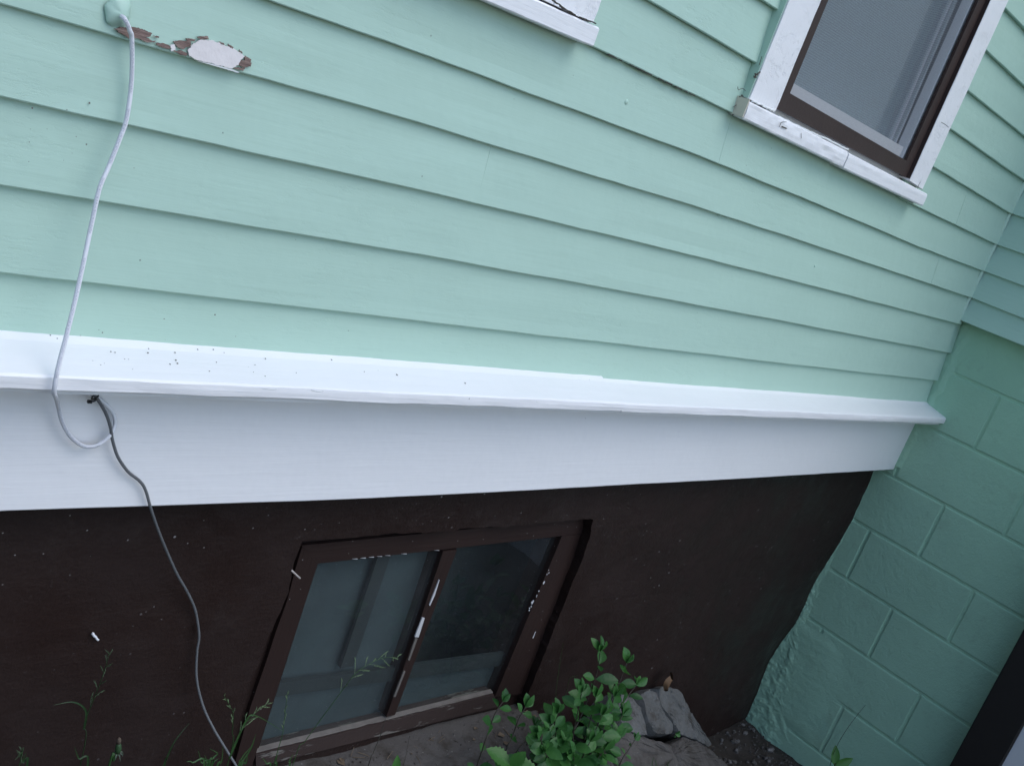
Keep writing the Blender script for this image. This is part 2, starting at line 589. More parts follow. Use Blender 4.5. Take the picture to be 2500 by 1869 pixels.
# unseen leafy mass added left of view, blocks sky light from the block wall
mb = MB()
random.seed(3)
HX0, HX1, HY0, HY1, HZ = -2.7, -1.9, -4.2, -0.1, 2.1
mb.box(HX0 + .25, HX1 - .2, HY0 + .25, HY1 - .1, 0, HZ - .2)
for i in range(9000):
    f = random.random()
    if f < 0.62: c = Vector((HX1 - random.uniform(0, .22), random.uniform(HY0, HY1), random.uniform(0.05, HZ)))
    elif f < 0.80: c = Vector((random.uniform(HX0, HX1), HY0 + random.uniform(0, .25), random.uniform(0.05, HZ)))
    else: c = Vector((random.uniform(HX0, HX1), random.uniform(HY0, HY1), HZ - random.uniform(0, .3)))
    c.x += 0.10 * nz(c.y * 2, c.z * 2)
    a = Vector((random.uniform(-1, 1), random.uniform(-1, 1), random.uniform(-.3, 1))).normalized() * random.uniform(.05, .10)
    b = a.cross(Vector((random.uniform(-1, 1), random.uniform(-1, 1), random.uniform(-1, 1)))).normalized() * 0.028
    mb.add([c - a, c + b, c + a, c - b], [(0, 1, 2, 3)])
tag(mb.build("blocker_hedge", BLOCKER_GREEN, None, base=(-2.3, -2, 0), fix=False), "unseen leafy blocker added at the left to keep sky light off the block wall", "blocker_hedge")

# ------------------------------------------------------------------ house
house = thing("house", (1.8, 0.15, 0),
              "mint green clapboard house with white trim, dark brown foundation and painted block corner", "house")
XC = 3.556                                   # face of the concrete block wall
XS = 3.497                                   # butt edge of the side wall's clapboards
LEFT = -1.3

# lower edges of the courses, height against x, measured on the wall plane
COURSE = [
    [(-1.3, -0.520), (3.6, -0.520)],
    [(-1.3, -0.412), (0.507, -0.412), (1.062, -0.412), (2.461, -0.412), (3.517, -0.411)],
    [(-1.3, -0.312), (0.485, -0.304), (1.130, -0.298), (1.75, -0.2985), (2.369, -0.301), (3.523, -0.310)],
    [(-1.3, -0.212), (0.465, -0.203), (1.088, -0.195), (1.763, -0.194), (2.285, -0.197), (3.508, -0.209)],
    [(-1.3, -0.114), (0.445, -0.104), (1.046, -0.095), (1.848, -0.094), (2.401, -0.100), (3.479, -0.116)],
    [(-1.3, -0.012), (0.76, -0.001), (1.006, 0.002), (1.781, 0.004), (2.35, -0.006), (2.945, -0.019), (3.50, -0.024)],
    [(-1.3, 0.105), (0.9, 0.113), (1.382, 0.112), (1.862, 0.105), (2.792, 0.080), (3.48, 0.068)],
    [(-1.3, 0.215), (1.474, 0.220), (1.864, 0.212), (2.826, 0.191), (3.451, 0.173)],
    [(-1.3, 0.322), (1.772, 0.320), (1.867, 0.319), (2.819, 0.297), (3.45, 0.278)],
    [(-1.3, 0.424), (1.8, 0.422), (2.816, 0.401), (3.45, 0.384)],
    [(-1.3, 0.526), (1.8, 0.526), (2.813, 0.509), (3.45, 0.490)],
    [(-1.3, 0.630), (1.8, 0.632), (2.821, 0.619), (3.45, 0.603)],
]
for k in range(9):
    COURSE.append([(x, z + 0.104) for x, z in COURSE[-1]])

BUTT_Y, TOP_Y = -0.008, 0.006


def seam(px, py):
    return at_y(px, py, -0.005).x


SEAMS = {3: [seam(1161, 495)], 4: [seam(2280, 672)], 5: [seam(1727, 455), seam(2324, 578)],
         6: [seam(1770, 340), seam(2348, 512)]}
WIN_L, WIN_R = 1.872, 2.762                  # clapboards stop at the window casing
UWR = 1.335                                  # right edge of the other window


def clap(k, x0, x1, n, dy=0.0):
    """one board: thick butt below, thin edge tucked under the board above"""
    low, up = COURSE[k], COURSE[k + 1] if k + 1 < len(COURSE) else [(x, z + 0.104) for x, z in COURSE[k]]
    rs = []
    for i in range(n + 1):
        x = lerp(x0, x1, i / n)
        zb = interp(x, low) + H + 0.0011 * nz(x * 7, k * 3.3) + 0.0006 * nz(x * 31, k * 5.1)
        zt = interp(x, up) + H + 0.018
        yb = BUTT_Y + dy + 0.0015 * nz(x * 3, k * 2.7 + 9)
        ring = [(x, yb + 0.0015, zb), (x, yb, zb + 0.0018)]
        for q in (0.18, 0.42, 0.7):
            ring.append((x, lerp(yb, TOP_Y, q) + 0.0011 * nz(x * 4, k + q * 3, 5), lerp(zb, zt, q)))
        ring += [(x, TOP_Y, zt), (x, TOP_Y + 0.005, zt), (x, yb + 0.013, zb)]
        rs.append(ring)
    mb = MB(); mb.rings(rs)
    return mb


patched = None
for k in range(len(COURSE) - 1):
    zmid = interp(1.9, COURSE[k]) + 0.05
    if zmid > 1.45: break
    runs = [(LEFT, XS + 0.02)]
    if k == 6: runs = [(LEFT, WIN_L), (2.868, XS + 0.02)]
    if k == 6: runs = [(UWR + 0.010, WIN_L), (2.70, XS + 0.02), (LEFT, 0.35)]
    if k > 6: runs = [(UWR - 0.008, WIN_L), (WIN_R, XS + 0.02), (LEFT, 0.40)]
    if k <= 2: runs = [(LEFT, XC - 0.010)]
    for (a, b) in runs:
        cuts = [a] + [s for s in sorted(SEAMS.get(k, [])) if a + 0.03 < s < b - 0.03] + [b]
        for c0, c1 in zip(cuts, cuts[1:]):
            n = max(3, int((c1 - c0) / 0.045))
            e0 = 0.00035 if c0 != a else 0.0
            e1 = 0.00035 if c1 != b else 0.0
            dy = random.uniform(-0.0006, 0.0006)
            o = clap(k, c0 + e0, c1 - e1, n, dy).build("clapboard", M['siding'], house, base=((c0 + c1) / 2, 0, interp((c0 + c1) / 2, COURSE[k]) + H))
            if k == 4 and c0 < 0.6 < c1: patched = o
            if k == 4 and patched is None: patched = o

mb = MB()
mb.box(LEFT, XC - 0.004, 0.030, 0.20, H - 0.76, H + 1.6)
# leave the window bays open by building the backing as four slabs
mb = MB()
mb.box(LEFT, XC - 0.003, 0.018, 0.16, H - 0.745, H + 0.09)
mb.box(LEFT, 0.44, 0.018, 0.16, H + 0.09, H + 1.5)
mb.box(1.30, 1.945, 0.018, 0.16, H + 0.09, H + 1.5)
mb.box(2.70, XC - 0.003, 0.018, 0.16, H + 0.09, H + 1.5)
mb.build("wall_backing", M['caulk'], house, base=(1, 0.05, H))

# side wall: clapboards above the concrete blocks
for k in range(3, len(COURSE) - 1):
    zc = interp(3.48, COURSE[k]) + 0.0
    if zc > 1.4: break
    if k == 3: zc = -0.195
    zt = interp(3.48, COURSE[k + 1]) + 0.018
    rs = []
    n = 26
    for i in range(n + 1):
        y = lerp(0.012, -1.15, i / n)
        zb = zc + H + 0.0010 * nz(y * 7, k * 3.9, 4)
        xb = XS + 0.0014 * nz(y * 3, k * 2.2, 6)
        ring = [(xb + 0.0015, y, zb), (xb, y, zb + 0.0018)]
        for q in (0.2, 0.5, 0.8):
            ring.append((lerp(xb, XS + 0.013, q), y, lerp(zb, zt + H, q)))
        ring += [(XS + 0.013, y, zt + H), (XS + 0.018, y, zt + H), (xb + 0.013, y, zb)]
        rs.append(ring)
    mb = MB(); mb.rings(rs)
    mb.build("clapboard", M['siding_side'], house, base=(XS, -0.55, zc + H))
mb = MB(); mb.box(XS + 0.022, XC + 0.15, -1.15, 0.018, H - 0.19, H + 1.5)
mb.build("side_wall_backing", M['siding_side'], house, base=(XC, -0.5, H))

# caulked corner strip between the two walls
mb = MB()


def corner_fn(u, v):
    z = lerp(-0.20, 1.4, u) + H
    a = v * math.pi / 2
    r = 0.011 + 0.003 * nz(u * 60, v * 2)
    return (XS + 0.004 - r * math.cos(a) * 1.0, 0.0 - r * math.sin(a) * 0.8 + 0.003, z)


mb.grid(corner_fn, 70, 4)
mb.build("corner_caulk", M['caulk'], house, base=(XS, 0, H), smooth=True)

# nail heads and paint lumps on the boards
mb = MB()
for px, py, r in ((640, 155, .0045), (1295, 357, .004), (1530, 250, .005), (1632, 181, .004), (1238, 500, .0025), (1755, 500, .003),
                  (1760, 525, .003), (1895, 553, .003), (596, 342, .0035), (1497, 560, .004), (1900, 170, .003), (1990, 650, .0028)):
    c = at_y(px, py, -0.004)
    mb.rings([[c + Vector((r * q * math.cos(a), -h * r, r * q * math.sin(a))) for a in [2 * math.pi * i / 10 for i in range(10)]]
              for q, h in ((1.2, -0.8), (1.0, -0.1), (0.55, 0.15))])
tag(mb.build("nail_bumps", M['siding'], house, base=(1.2, 0, H), smooth=True), kind="stuff")

# ---- water table (sloping white ledge) and frieze board
STEP_X = at_y(1528, 985, -0.088).x


def water_table(x0, x1, dz, dy, name):
    prof = [(0.004, -0.4860), (-0.006, -0.4880), (-0.018, -0.4935), (-0.052, -0.5015), (-0.0855, -0.5095), (-0.088, -0.5125), (-0.0885, -0.520),
            (-0.088, -0.5290), (-0.0855, -0.5305), (-0.076, -0.5312), (-0.074, -0.540), (0.004, -0.540)]
    rs = []
    n = max(6, int((x1 - x0) / 0.03))
    for i in range(n + 1):
        x = lerp(x0, x1, i / n)
        ring = []
        for j, (y, z) in enumerate(prof):
            e = 0.0012 * nz(x * 5, j * 0.4) + 0.0007 * nz(x * 23, j * 0.5, 4)
            if j == 0: e += 0.0022 * nz(x * 14, 7.7)
            ring.append((x, y + dy + (e if 3 < j < 11 else 0), z + dz + H + e))
        rs.append(ring)
    mb = MB(); mb.rings(rs)
    return mb.build(name, M['white'], house, base=((x0 + x1) / 2, -0.04, H - 0.51))


water_table(LEFT, STEP_X, 0.0, -0.001, "water_table")
water_table(STEP_X + 0.0018, XC + 0.002, -0.0032, 0.003, "water_table")

rs = []
n = 90
for i in range(n + 1):
    x = lerp(LEFT, XC - 0.001, i / n)
    e = 0.0007 * nz(x * 11, 2.2)
    zb = interp(x, [(-1.3, -0.752), (0.575, -0.753), (1.13, -0.762), (1.546, -0.763), (2.5, -0.760), (3.56, -0.753)]) + H + e
    y = 0.001 * nz(x * 2.2, 5)
    rs.append([(x, y, H - 0.538), (x, y + 0.001 * nz(x * 4, 1), H - 0.64), (x, y, zb + 0.0025), (x, y + 0.0025, zb), (x, 0.021, zb), (x, 0.021, H - 0.538)])
mb = MB(); mb.rings(rs)
mb.build("frieze_board", M['frieze'], house, base=(1.2, 0, H - 0.65))

mb = MB()
for path in ([(45, 918), (70, 925), (90, 936), (104, 942)], [(1308, 979), (1325, 985), (1340, 993), (1352, 996)], [(760, 951), (775, 955), (790, 954)], [(640, 947), (660, 950), (675, 949)], [(930, 966), (950, 971), (962, 970)]):
    mb.tube(spline([at_y(x, y, -0.0886) for x, y in path], 4), 0.0007, 5)
tag(mb.build("paint_crack", M['rim'], house, base=(0.8, -0.09, H - 0.52)), kind="stuff")

# ---- foundation: parged, brown, with the cellar window's ragged opening
FY_CORNER = [(-1.90, .092), (-1.854, .092), (-1.75, .094), (-1.612, .105), (-1.411, .074), (-1.273, .078), (-1.108, .062), (-0.985, .054), (-0.871, .056), (-0.74, .060)]


def found_y(x, z):
    zr = z - H
    g = 0.066 + 0.010 * (-0.79 - zr)
    c = interp(zr, FY_CORNER) + 0.004 * nz(z * 40, 3.3)
    k = max(0.0, min(1.0, (x - (XC - 0.22)) / 0.20)) ** 2
    return lerp(g + 0.004 * nz(x * 5, z * 5) + 0.0015 * nz(x * 26, z * 26, 2), c, k)


FW = 0.074


def jag(pts, amp, step=0.02, seed=0.0):
    out = []
    for a, b in zip(pts, pts[1:] + pts[:1]):
        n = max(1, int((b - a).length / step))
        d = (b - a).normalized(); p = Vector((-d.z, 0, d.x))
        for i in range(n):
            q = a.lerp(b, i / n)
            out.append(q + p * amp * (nz(q.x * 30, q.z * 30, seed) + 0.6 * nz(q.x * 80, q.z * 80, seed + 3)))
    return out


hole_px = [(733, 1316), (900, 1302), (1100, 1289), (1300, 1275), (1423, 1263), (1442, 1264), (1436, 1300), (1412, 1375), (1374, 1470), (1342, 1552),
           (1290, 1690), (1262, 1790), (1180, 1830), (900, 1900), (700, 1950), (520, 1990), (560, 1820), (597, 1705), (613, 1645), (633, 1612), (650, 1556), (674, 1507), (702, 1443), (716, 1362)]
hole = jag([at_y(px, py, FW) for px, py in hole_px], 0.0035, 0.010)
outer = [Vector((LEFT, 0, H - 0.735)), Vector((XC - 0.0005, 0, H - 0.735)), Vector((XC - 0.0005, 0, H - 1.98)), Vector((LEFT, 0, H - 1.98))]
pts2, edges = [], []


def add_loop(lp):
    k = len(pts2)
    for p in lp: pts2.append(Vector((p.x, p.z)))
    for i in range(len(lp)): edges.append((k + i, k + (i + 1) % len(lp)))


ol = []
for a, b in zip(outer, outer[1:] + outer[:1]):
    n = int((b - a).length / 0.03)
    for i in range(n): ol.append(a.lerp(b, i / n))
add_loop(ol); nhole0 = len(pts2); add_loop(hole)


def inside(x, z, poly):
    c = False
    for a, b in zip(poly, poly[1:] + poly[:1]):
        if (a.z > z) != (b.z > z) and x < (b.x - a.x) * (z - a.z) / (b.z - a.z) + a.x: c = not c
    return c


for i in range(1, 160):
    for j in range(1, 41):
        x = lerp(LEFT, XC, (i + 0.3 * random.random()) / 160); z = lerp(H - 0.735, H - 1.98, (j + 0.3 * random.random()) / 41)
        if not inside(x, z, hole): pts2.append(Vector((x, z)))
res = delaunay_2d_cdt(pts2, edges, [], 0, 1e-5)
fv = [Vector((p.x, found_y(p.x, p.y), p.y)) for p in res[0]]
ff = []
for f in res[2]:
    cx = sum(res[0][i].x for i in f) / 3; cz = sum(res[0][i].y for i in f) / 3
    if not inside(cx, cz, hole): ff.append(tuple(f))
k = len(fv); nh = len(hole)
fv += [Vector((p.x, found_y(p.x, p.z), p.z)) for p in hole]
fv += [Vector((p.x + 0.004 * nz(p.x * 20, p.z * 20, 8), 0.20, p.z)) for p in hole]
for i in range(nh):
    j = (i + 1) % nh
    ff.append((k + i, k + j, k + nh + j, k + nh + i))
mb = MB()
mb.add([at_y(680, 1290, 0.104), at_y(1520, 1235, 0.104), at_y(1340, 1850, 0.104), at_y(500, 2000, 0.104), at_y(776, 1375, 0.104), at_y(1372, 1308, 0.104), at_y(1208, 1694, 0.104), at_y(627, 1840, 0.104)],
       [(0, 1, 5, 4), (1, 2, 6, 5), (2, 3, 7, 6), (3, 0, 4, 7)])
mb.build("mortar_packing", M['brown'], house, base=(1.5, 0.1, H - 1.1))
foundation = build("foundation_wall", fv, ff, M['brown'], house, base=(1.2, 0.07, H - 1.4), smooth=False)

# ---- concrete block wall
ZJ = [-0.180, -0.369, -0.567, -0.776, -0.980, -1.182, -1.386, -1.590, -1.793, -1.995]
JO = {0: [-0.41, -0.015], 1: [-0.207], 2: [-0.41, -0.012], 3: [-0.205], 4: [-0.018, -0.41], 5: [-0.205], 6: [-0.02, -0.41], 7: [-0.205], 8: [-0.02, -0.41]}
JW = 0.0045
YEND = -0.60
bev = 0.0035


def block(y0, y1, z0, z1, seed):
    """a block whose face is slightly uneven, with rounded arrises"""
    rings = []
    dx = 0.0010 * nz(seed * 3.1, 2.2)
    for inset, x in ((0.0, XC + 0.012), (0.0, XC + bev + dx), (bev * 0.35, XC + bev * 0.3 + dx), (bev * 1.2, XC + dx)):
        a, b, c, d = y0 + inset, y1 - inset, z0 + inset, z1 - inset
        r = []
        N = 8
        for i in range(N): r.append((lerp(a, b, i / N), c))
        for i in range(N): r.append((b, lerp(c, d, i / N)))
        for i in range(N): r.append((lerp(b, a, i / N), d))
        for i in range(N): r.append((a, lerp(d, c, i / N)))
        rings.append([(x, y + 0.0010 * nz(y * 40, z * 40, seed), z + 0.0010 * nz(y * 40, z * 40, seed + 5)) for y, z in r])
    mb = MB(); mb.rings(rings)
    return mb


bi = 0
for r in range(len(ZJ) - 1):
    js = [0.13] + sorted(JO[r], reverse=True) + [YEND]
    for ya, yb in zip(js, js[1:]):
        bi += 1
        if ya - yb < 0.03: continue
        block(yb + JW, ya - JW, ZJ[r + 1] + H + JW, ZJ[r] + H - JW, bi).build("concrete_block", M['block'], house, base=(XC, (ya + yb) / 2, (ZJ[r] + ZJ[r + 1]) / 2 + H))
mb = MB()
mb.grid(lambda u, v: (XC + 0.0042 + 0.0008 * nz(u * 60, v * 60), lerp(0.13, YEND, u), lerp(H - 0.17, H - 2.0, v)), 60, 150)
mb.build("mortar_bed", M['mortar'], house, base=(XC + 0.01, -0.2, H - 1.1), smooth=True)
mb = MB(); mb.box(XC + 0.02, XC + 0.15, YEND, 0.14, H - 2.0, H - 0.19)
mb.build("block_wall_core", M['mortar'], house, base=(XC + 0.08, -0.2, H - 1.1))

# rough mortar smeared into the inside corner and across the lowest course
mb = MB()


def smear(u, v):
    z = lerp(-0.19, -1.99, v)
    wdt = interp(z, [(-1.95, 0.17), (-1.62, 0.16), (-1.55, 0.13), (-1.45, 0.045), (-0.95, 0.035), (-0.75, 0.03), (-0.5, 0.04), (-0.2, 0.05)])
    wdt *= 1 + 0.5 * nz(z * 18, 2.0)
    y0 = 0.125 if z < -0.74 else 0.02
    y = lerp(y0, -wdt if z > -0.74 else 0.08 - wdt, u)
    edge = max(0.0, (u - 0.55) / 0.45)
    amp = interp(z, [(-1.95, 0.011), (-1.45, 0.008), (-1.0, 0.004), (-0.2, 0.005)])
    h = (0.003 + 0.45 * amp * max(0, nz(y * 38, z * 38, 5) + 0.25) + 0.5 * amp * max(0, nz(y * 105, z * 105, 2)) + 0.3 * amp * nz(y * 220, z * 220, 6)) * (1 - edge ** 1.5) - 0.0035 * edge
    return (XC - h, y, z + H)


mb.grid(smear, 40, 420)
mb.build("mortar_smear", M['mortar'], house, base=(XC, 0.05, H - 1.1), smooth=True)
# trowelled parge coat over the lowest block course
mb = MB()


def parge(u, v):
    y = lerp(0.10, YEND + 0.004, u)
    zt = -1.405 - 0.010 * u + 0.006 * nz(u * 14, 3)
    z = lerp(zt, -1.79 + 0.008 * nz(u * 9, 1), v)
    e = min(1.0, v * 12, (1 - v) * 14)
    fade = max(0.0, min(1.0, (0.50 + 0.10 * nz(z * 8, 3) - u) / 0.22))
    h = (0.0045 * e + 0.0010 * nz(y * 9 + z * 30, z * 60) + 0.0010 * nz(y * 20 + z * 40, z * 140)) * fade - 0.004 * (1 - fade)
    return (XC - h + 0.001, y, z + H)


mb.grid(parge, 70, 60)
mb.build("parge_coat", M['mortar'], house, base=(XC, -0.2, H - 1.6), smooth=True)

# ---- dark post and pale panel at the right edge
XP = 3.47
pa = at_x(2500, 1536, XP); pb = at_x(2315, 1869, XP)
qa = at_x(2500, 1770, XP); qb = at_x(2440, 1869, XP)
yl = (pa.y + pb.y) / 2; yr = (qa.y + qb.y) / 2
mb = MB()
c = 0.004
mb.prism([(XP, yl - c, -0.1), (XP + c, yl, -0.1), (XC + 0.1, yl, -0.1), (XC + 0.1, yr, -0.1), (XP + c, yr, -0.1), (XP, yr + c, -0.1)],
         [(XP, yl - c, H - 0.20), (XP + c, yl, H - 0.20), (XC + 0.1, yl, H - 0.20), (XC + 0.1, yr, H - 0.20), (XP + c, yr, H - 0.20), (XP, yr + c, H - 0.20)])
mb.build("door_post", M['post'], house, base=(XP, yl, 0))
mb = MB(); mb.box(XP + 0.012, XC + 0.1, yr - 0.62, yr - 0.001, -0.1, H - 0.20)
mb.build("door_panel", M['panel'], house, base=(XP, yr - 0.3, 0))

# ------------------------------------------------------------------ window at the upper right
CY = -0.022                                   # face of the casing
TOPZ = H + 1.35
cl0, cl1 = at_y(1825, 239, CY), at_y(1892, 268, CY)
cr0, cr1 = at_y(2222, 440, CY), at_y(2253, 461, CY)
XL0, XL1, XR0, XR1 = 1.851, 1.958, 2.684, 2.778


def strip(x0, x1, y0, y1, zb0, zb1, zt, amp=0.001, seed=0, n=60):
    """an upright board with slightly wandering arrises"""
    rs = []
    for i in range(n + 1):
        t = i / n
        a = x0 + amp * nz(t * 20, seed); b = x1 + amp * nz(t * 24, seed + 4) + amp * 0.7 * nz(t * 90, seed + 6)
        za = lerp(zb0, zt, t); zb = lerp(zb1, zt, t)
        rs.append([(a, y0 + 0.001, za), (a + 0.001, y0, za), (b - 0.001, y0, zb), (b, y0 + 0.001, zb), (b, y1, zb), (a, y1, za)])
    mb = MB(); mb.rings(rs); return mb


casing = strip(XL0, XL1, CY, 0.02, cl0.z - 0.0005, cl1.z - 0.001, TOPZ, 0.0016, 1).build("window_casing", M['white_v'], house, base=(1.90, CY, H + 0.2))
strip(XR0, XR1, CY, 0.02, cr0.z - 0.001, cr1.z - 0.001, TOPZ, 0.0016, 5).build("window_casing", M['white_v'], casing)
mb = MB(); mb.box(XL0, XR1, CY - 0.002, 0.02, TOPZ + 0.001, TOPZ + 0.11)
mb.build("window_head", M['white'], casing)

mb = MB(); mb.box(XL0 - 0.0035, XL0 - 0.001, CY + 0.003, 0.012, cl0.z, TOPZ)
mb.build("casing_edge", M['caulk'], casing)

# storm frame
SY = -0.010
o_tl, o_bl = at_y(2021, 0, SY), at_y(1930, 228.5, SY)
o_br, o_tr = at_y(2212, 392, SY), at_y(2391, 0, SY)
ox0, ox1 = (o_tl.x + o_bl.x) / 2, (o_tr.x + o_br.x) / 2
mb = MB()
zb_l, zb_r = cl1.z + 0.0055, cr0.z + 0.003
mb.prism([(XL1 + .001, SY, zb_l), (ox0, SY, o_bl.z), (ox0, SY, TOPZ), (XL1 + .001, SY, TOPZ)], [(XL1 + .001, -.002, zb_l), (ox0, -.002, o_bl.z), (ox0, -.002, TOPZ), (XL1 + .001, -.002, TOPZ)])
mb.prism([(ox1, SY, o_br.z), (XR0 - .001, SY, zb_r), (XR0 - .001, SY, TOPZ), (ox1, SY, TOPZ)], [(ox1, -.002, o_br.z), (XR0 - .001, -.002, zb_r), (XR0 - .001, -.002, TOPZ), (ox1, -.002, TOPZ)])
mb.prism([(XL1 + .001, SY, zb_l), (XR0 - .001, SY, zb_r), (ox1, SY, o_br.z), (ox0, SY, o_bl.z)], [(XL1 + .001, -.002, zb_l), (XR0 - .001, -.002, zb_r), (ox1, -.002, o_br.z), (ox0, -.002, o_bl.z)])
mb.build("storm_frame", M['storm'], casing)
# brown reveal inside the right casing
mb = MB(); mb.box(XR0 - 0.0015, XR0, CY + 0.002, 0.03, zb_r, TOPZ)
mb.build("casing_reveal", M['storm'], casing)

# sash rail behind the storm frame, and the stile at the right
RY = 0.012
s0, s1 = at_y(1943, 206, RY), at_y(2213, 360, RY)
mb = MB()
mb.prism([(ox0 - .03, RY, s0.z - 0.08), (ox1 + .06, RY, s1.z - 0.08), (ox1 + .06, RY, s1.z - 0.004), (ox0 - .03, RY, s0.z + 0.001)],
         [(ox0 - .03, .06, s0.z - 0.08), (ox1 + .06, .06, s1.z - 0.08), (ox1 + .06, .06, s1.z - 0.004), (ox0 - .03, .06, s0.z + 0.001)])
mb.build("sash_rail", M['sash'], casing)
mb = MB()
for k_, (a, b, y) in enumerate(((-0.001, 0.012, 0.003), (0.0125, 0.022, 0.008))):
    mb.box(ox1 + a, ox1 + b, y, 0.030 + 0.004 * k_, s1.z - 0.03, TOPZ)
mb.build("sash_stile", M['sash'], casing)
mb = MB()
mb.add([(ox0 - .004, 0.000, o_bl.z - .01), (ox1 - .012, 0.000, o_br.z - .01), (ox1 - .012, 0.000, TOPZ), (ox0 - .004, 0.000, TOPZ)], [(0, 1, 2, 3)])
mb.build("insect_screen", M['screen'], casing)
mb = MB()
mb.box(ox0 - .03, ox1 + .0, 0.034, 0.037, s1.z - 0.02, TOPZ)
mb.build("window_pane", M['glass'], casing)
# net curtain: flat on the left, gathered folds on the right
fold0 = at_y(2138, 320, 0.07).x


def curt(u, v):
    x = lerp(ox0 - 0.06, ox1 + 0.35, u); z = lerp(s0.z - 0.10, TOPZ, v)
    g = max(0.0, min(1.0, (x - fold0) / 0.02))
    y = 0.072 + 0.005 * nz(x * 9, z * 2) + g * (-0.014 + 0.026 * math.sin((x - fold0) * 190 + 1.8 * nz(x * 8, z * 1.2)) + 0.010 * nz(x * 70, z))
    return (x, y, z)


mb = MB(); mb.grid(curt, 220, 16)
mb.build("net_curtain", M['curtain'], casing, smooth=True)
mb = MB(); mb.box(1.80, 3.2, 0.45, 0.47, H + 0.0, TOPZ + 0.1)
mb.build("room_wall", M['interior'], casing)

# sill: flaking left part, repaired right part
SF = -0.035


def sill_run(pts_top, pts_bot, rough, name, mat):
    rs = []
    n = 150
    (ta, tb), (ba, bb) = pts_top, pts_bot
    for i in range(n + 1):
        t = i / n
        T = at_y(lerp(ta[0], tb[0], t), lerp(ta[1], tb[1], t), SF)
        B = at_y(lerp(ba[0], bb[0], t), lerp(ba[1], bb[1], t), SF)
        x = T.x
        r = rough
        e = [r * (0.8 * nz(x * 14, j * 2.9, 3) + 0.5 * nz(x * 40, j * 4.1, 8)) for j in range(6)]
        rs.append([(x, SF + 0.002 + e[0], B.z - 0.001), (x, SF + e[1], B.z + 0.002 + 0.3 * e[1]), (x, SF + e[2] * 1.3, lerp(B.z, T.z, 0.4)),
                   (x, SF + e[3] * 1.3, lerp(B.z, T.z, 0.72)), (x, SF + 0.001 + e[4], T.z - 0.003), (x, SF + 0.005 + e[5], T.z),
                   (x, 0.016, T.z + 0.004), (x, 0.016, B.z)])
    mb = MB(); mb.rings(rs)
    return mb.build(name, mat, casing)


sill_run(((1832, 248), (2073, 371)), ((1819, 291), (2060, 408)), 0.0018, "weathered_sill", M['white'])
sill_run(((2075, 374), (2266, 474)), ((2062, 412), (2254, 503)), 0.0005, "repaired_sill", M['white'])
# bare end block of the sill, and the white flaps of old caulk
e0, e1 = at_y(1826, 240, SF), at_y(1800, 282, SF)
mb = MB()
T0 = at_y(1830, 247, SF); B0 = at_y(1818, 290, SF)
mb.box(B0.x - 0.005, T0.x - 0.001, SF + 0.001, -0.004, B0.z + 0.001, T0.z + 0.003)
mb.build("sill_end", M['cream'], casing)
mb = MB()
for (a, b) in (((1835, 248), (1890, 273)), ((1900, 287), (1990, 330)), ((2000, 334), (2070, 366)), ((1985, 328), (2004, 336))):
    A, Bp = at_y(a[0], a[1], SF + 0.012), at_y(b[0], b[1], SF + 0.012)
    ps = [A.lerp(Bp, i / 12) + Vector((0, 0, 0.0015 + 0.0024 * nz(i * 0.9, A.x * 9))) for i in range(13)]
    mb.tube(ps, 0.0022, 6)
tag(mb.build("old_caulk", M['rim'], casing, smooth=True), kind="stuff")

# old cobwebs, cracks and open laps round the window
mb = MB()
for path, rr in (([(1841, 190), (1848, 182), (1856, 176)], .0016), ([(1840, 186), (1846, 190), (1843, 180), (1850, 184)], .0012), ([(1801, 212), (1803, 220), (1812, 216), (1820, 222)], .0006),
                 ([(1806, 236), (1812, 240), (1826, 238)], .0015), ([(1808, 246), (1811, 232), (1816, 240)], .0010), ([(1790, 262), (1800, 256), (1806, 262)], .0006), ([(1788, 280), (1797, 278)], .0012),
                 ([(1853, 160), (1858, 145), (1860, 138)], .0007), ([(1903, 310), (1908, 299), (1920, 298)], .0006), ([(1909, 309), (1921, 314)], .0011), ([(1956, 325), (1957, 338)], .0005)):
    ps = [at_y(x, y, (-0.010 if x < 1830 else (-0.023 if y < 250 else SF - 0.002))) for x, y in path]
    mb.tube(spline(ps, 4), rr, 5)
for path in ([(2298, 299), (2306, 303), (2316, 311)], [(2240, 461), (2244, 449), (2248, 444)], [(2219, 446), (2232, 455), (2246, 460), (2252, 463)]):
    ps = [at_y(x, y, CY - 0.0002) for x, y in path]
    mb.tube(spline(ps, 4), 0.0006, 5)
tag(mb.build("cobweb", M['speck'], casing), kind="stuff")
mb = MB()
random.seed(9)
for i in range(26):
    t0 = random.random(); px = lerp(1452, 1700, t0 ** 1.3); L = random.uniform(6, 18)
    pts = []
    for q in range(4):
        x = at_y(px + L * q / 3, 180, -0.004).x
        pts.append(Vector((x, BUTT_Y + 0.002, interp(x, COURSE[6]) + H - 0.0008)))
    mb.tube(pts, random.uniform(0.0008, 0.0017), 5)
tag(mb.build("open_lap", M['speck'], house, base=(1.5, 0, H + 0.1)), kind="stuff")

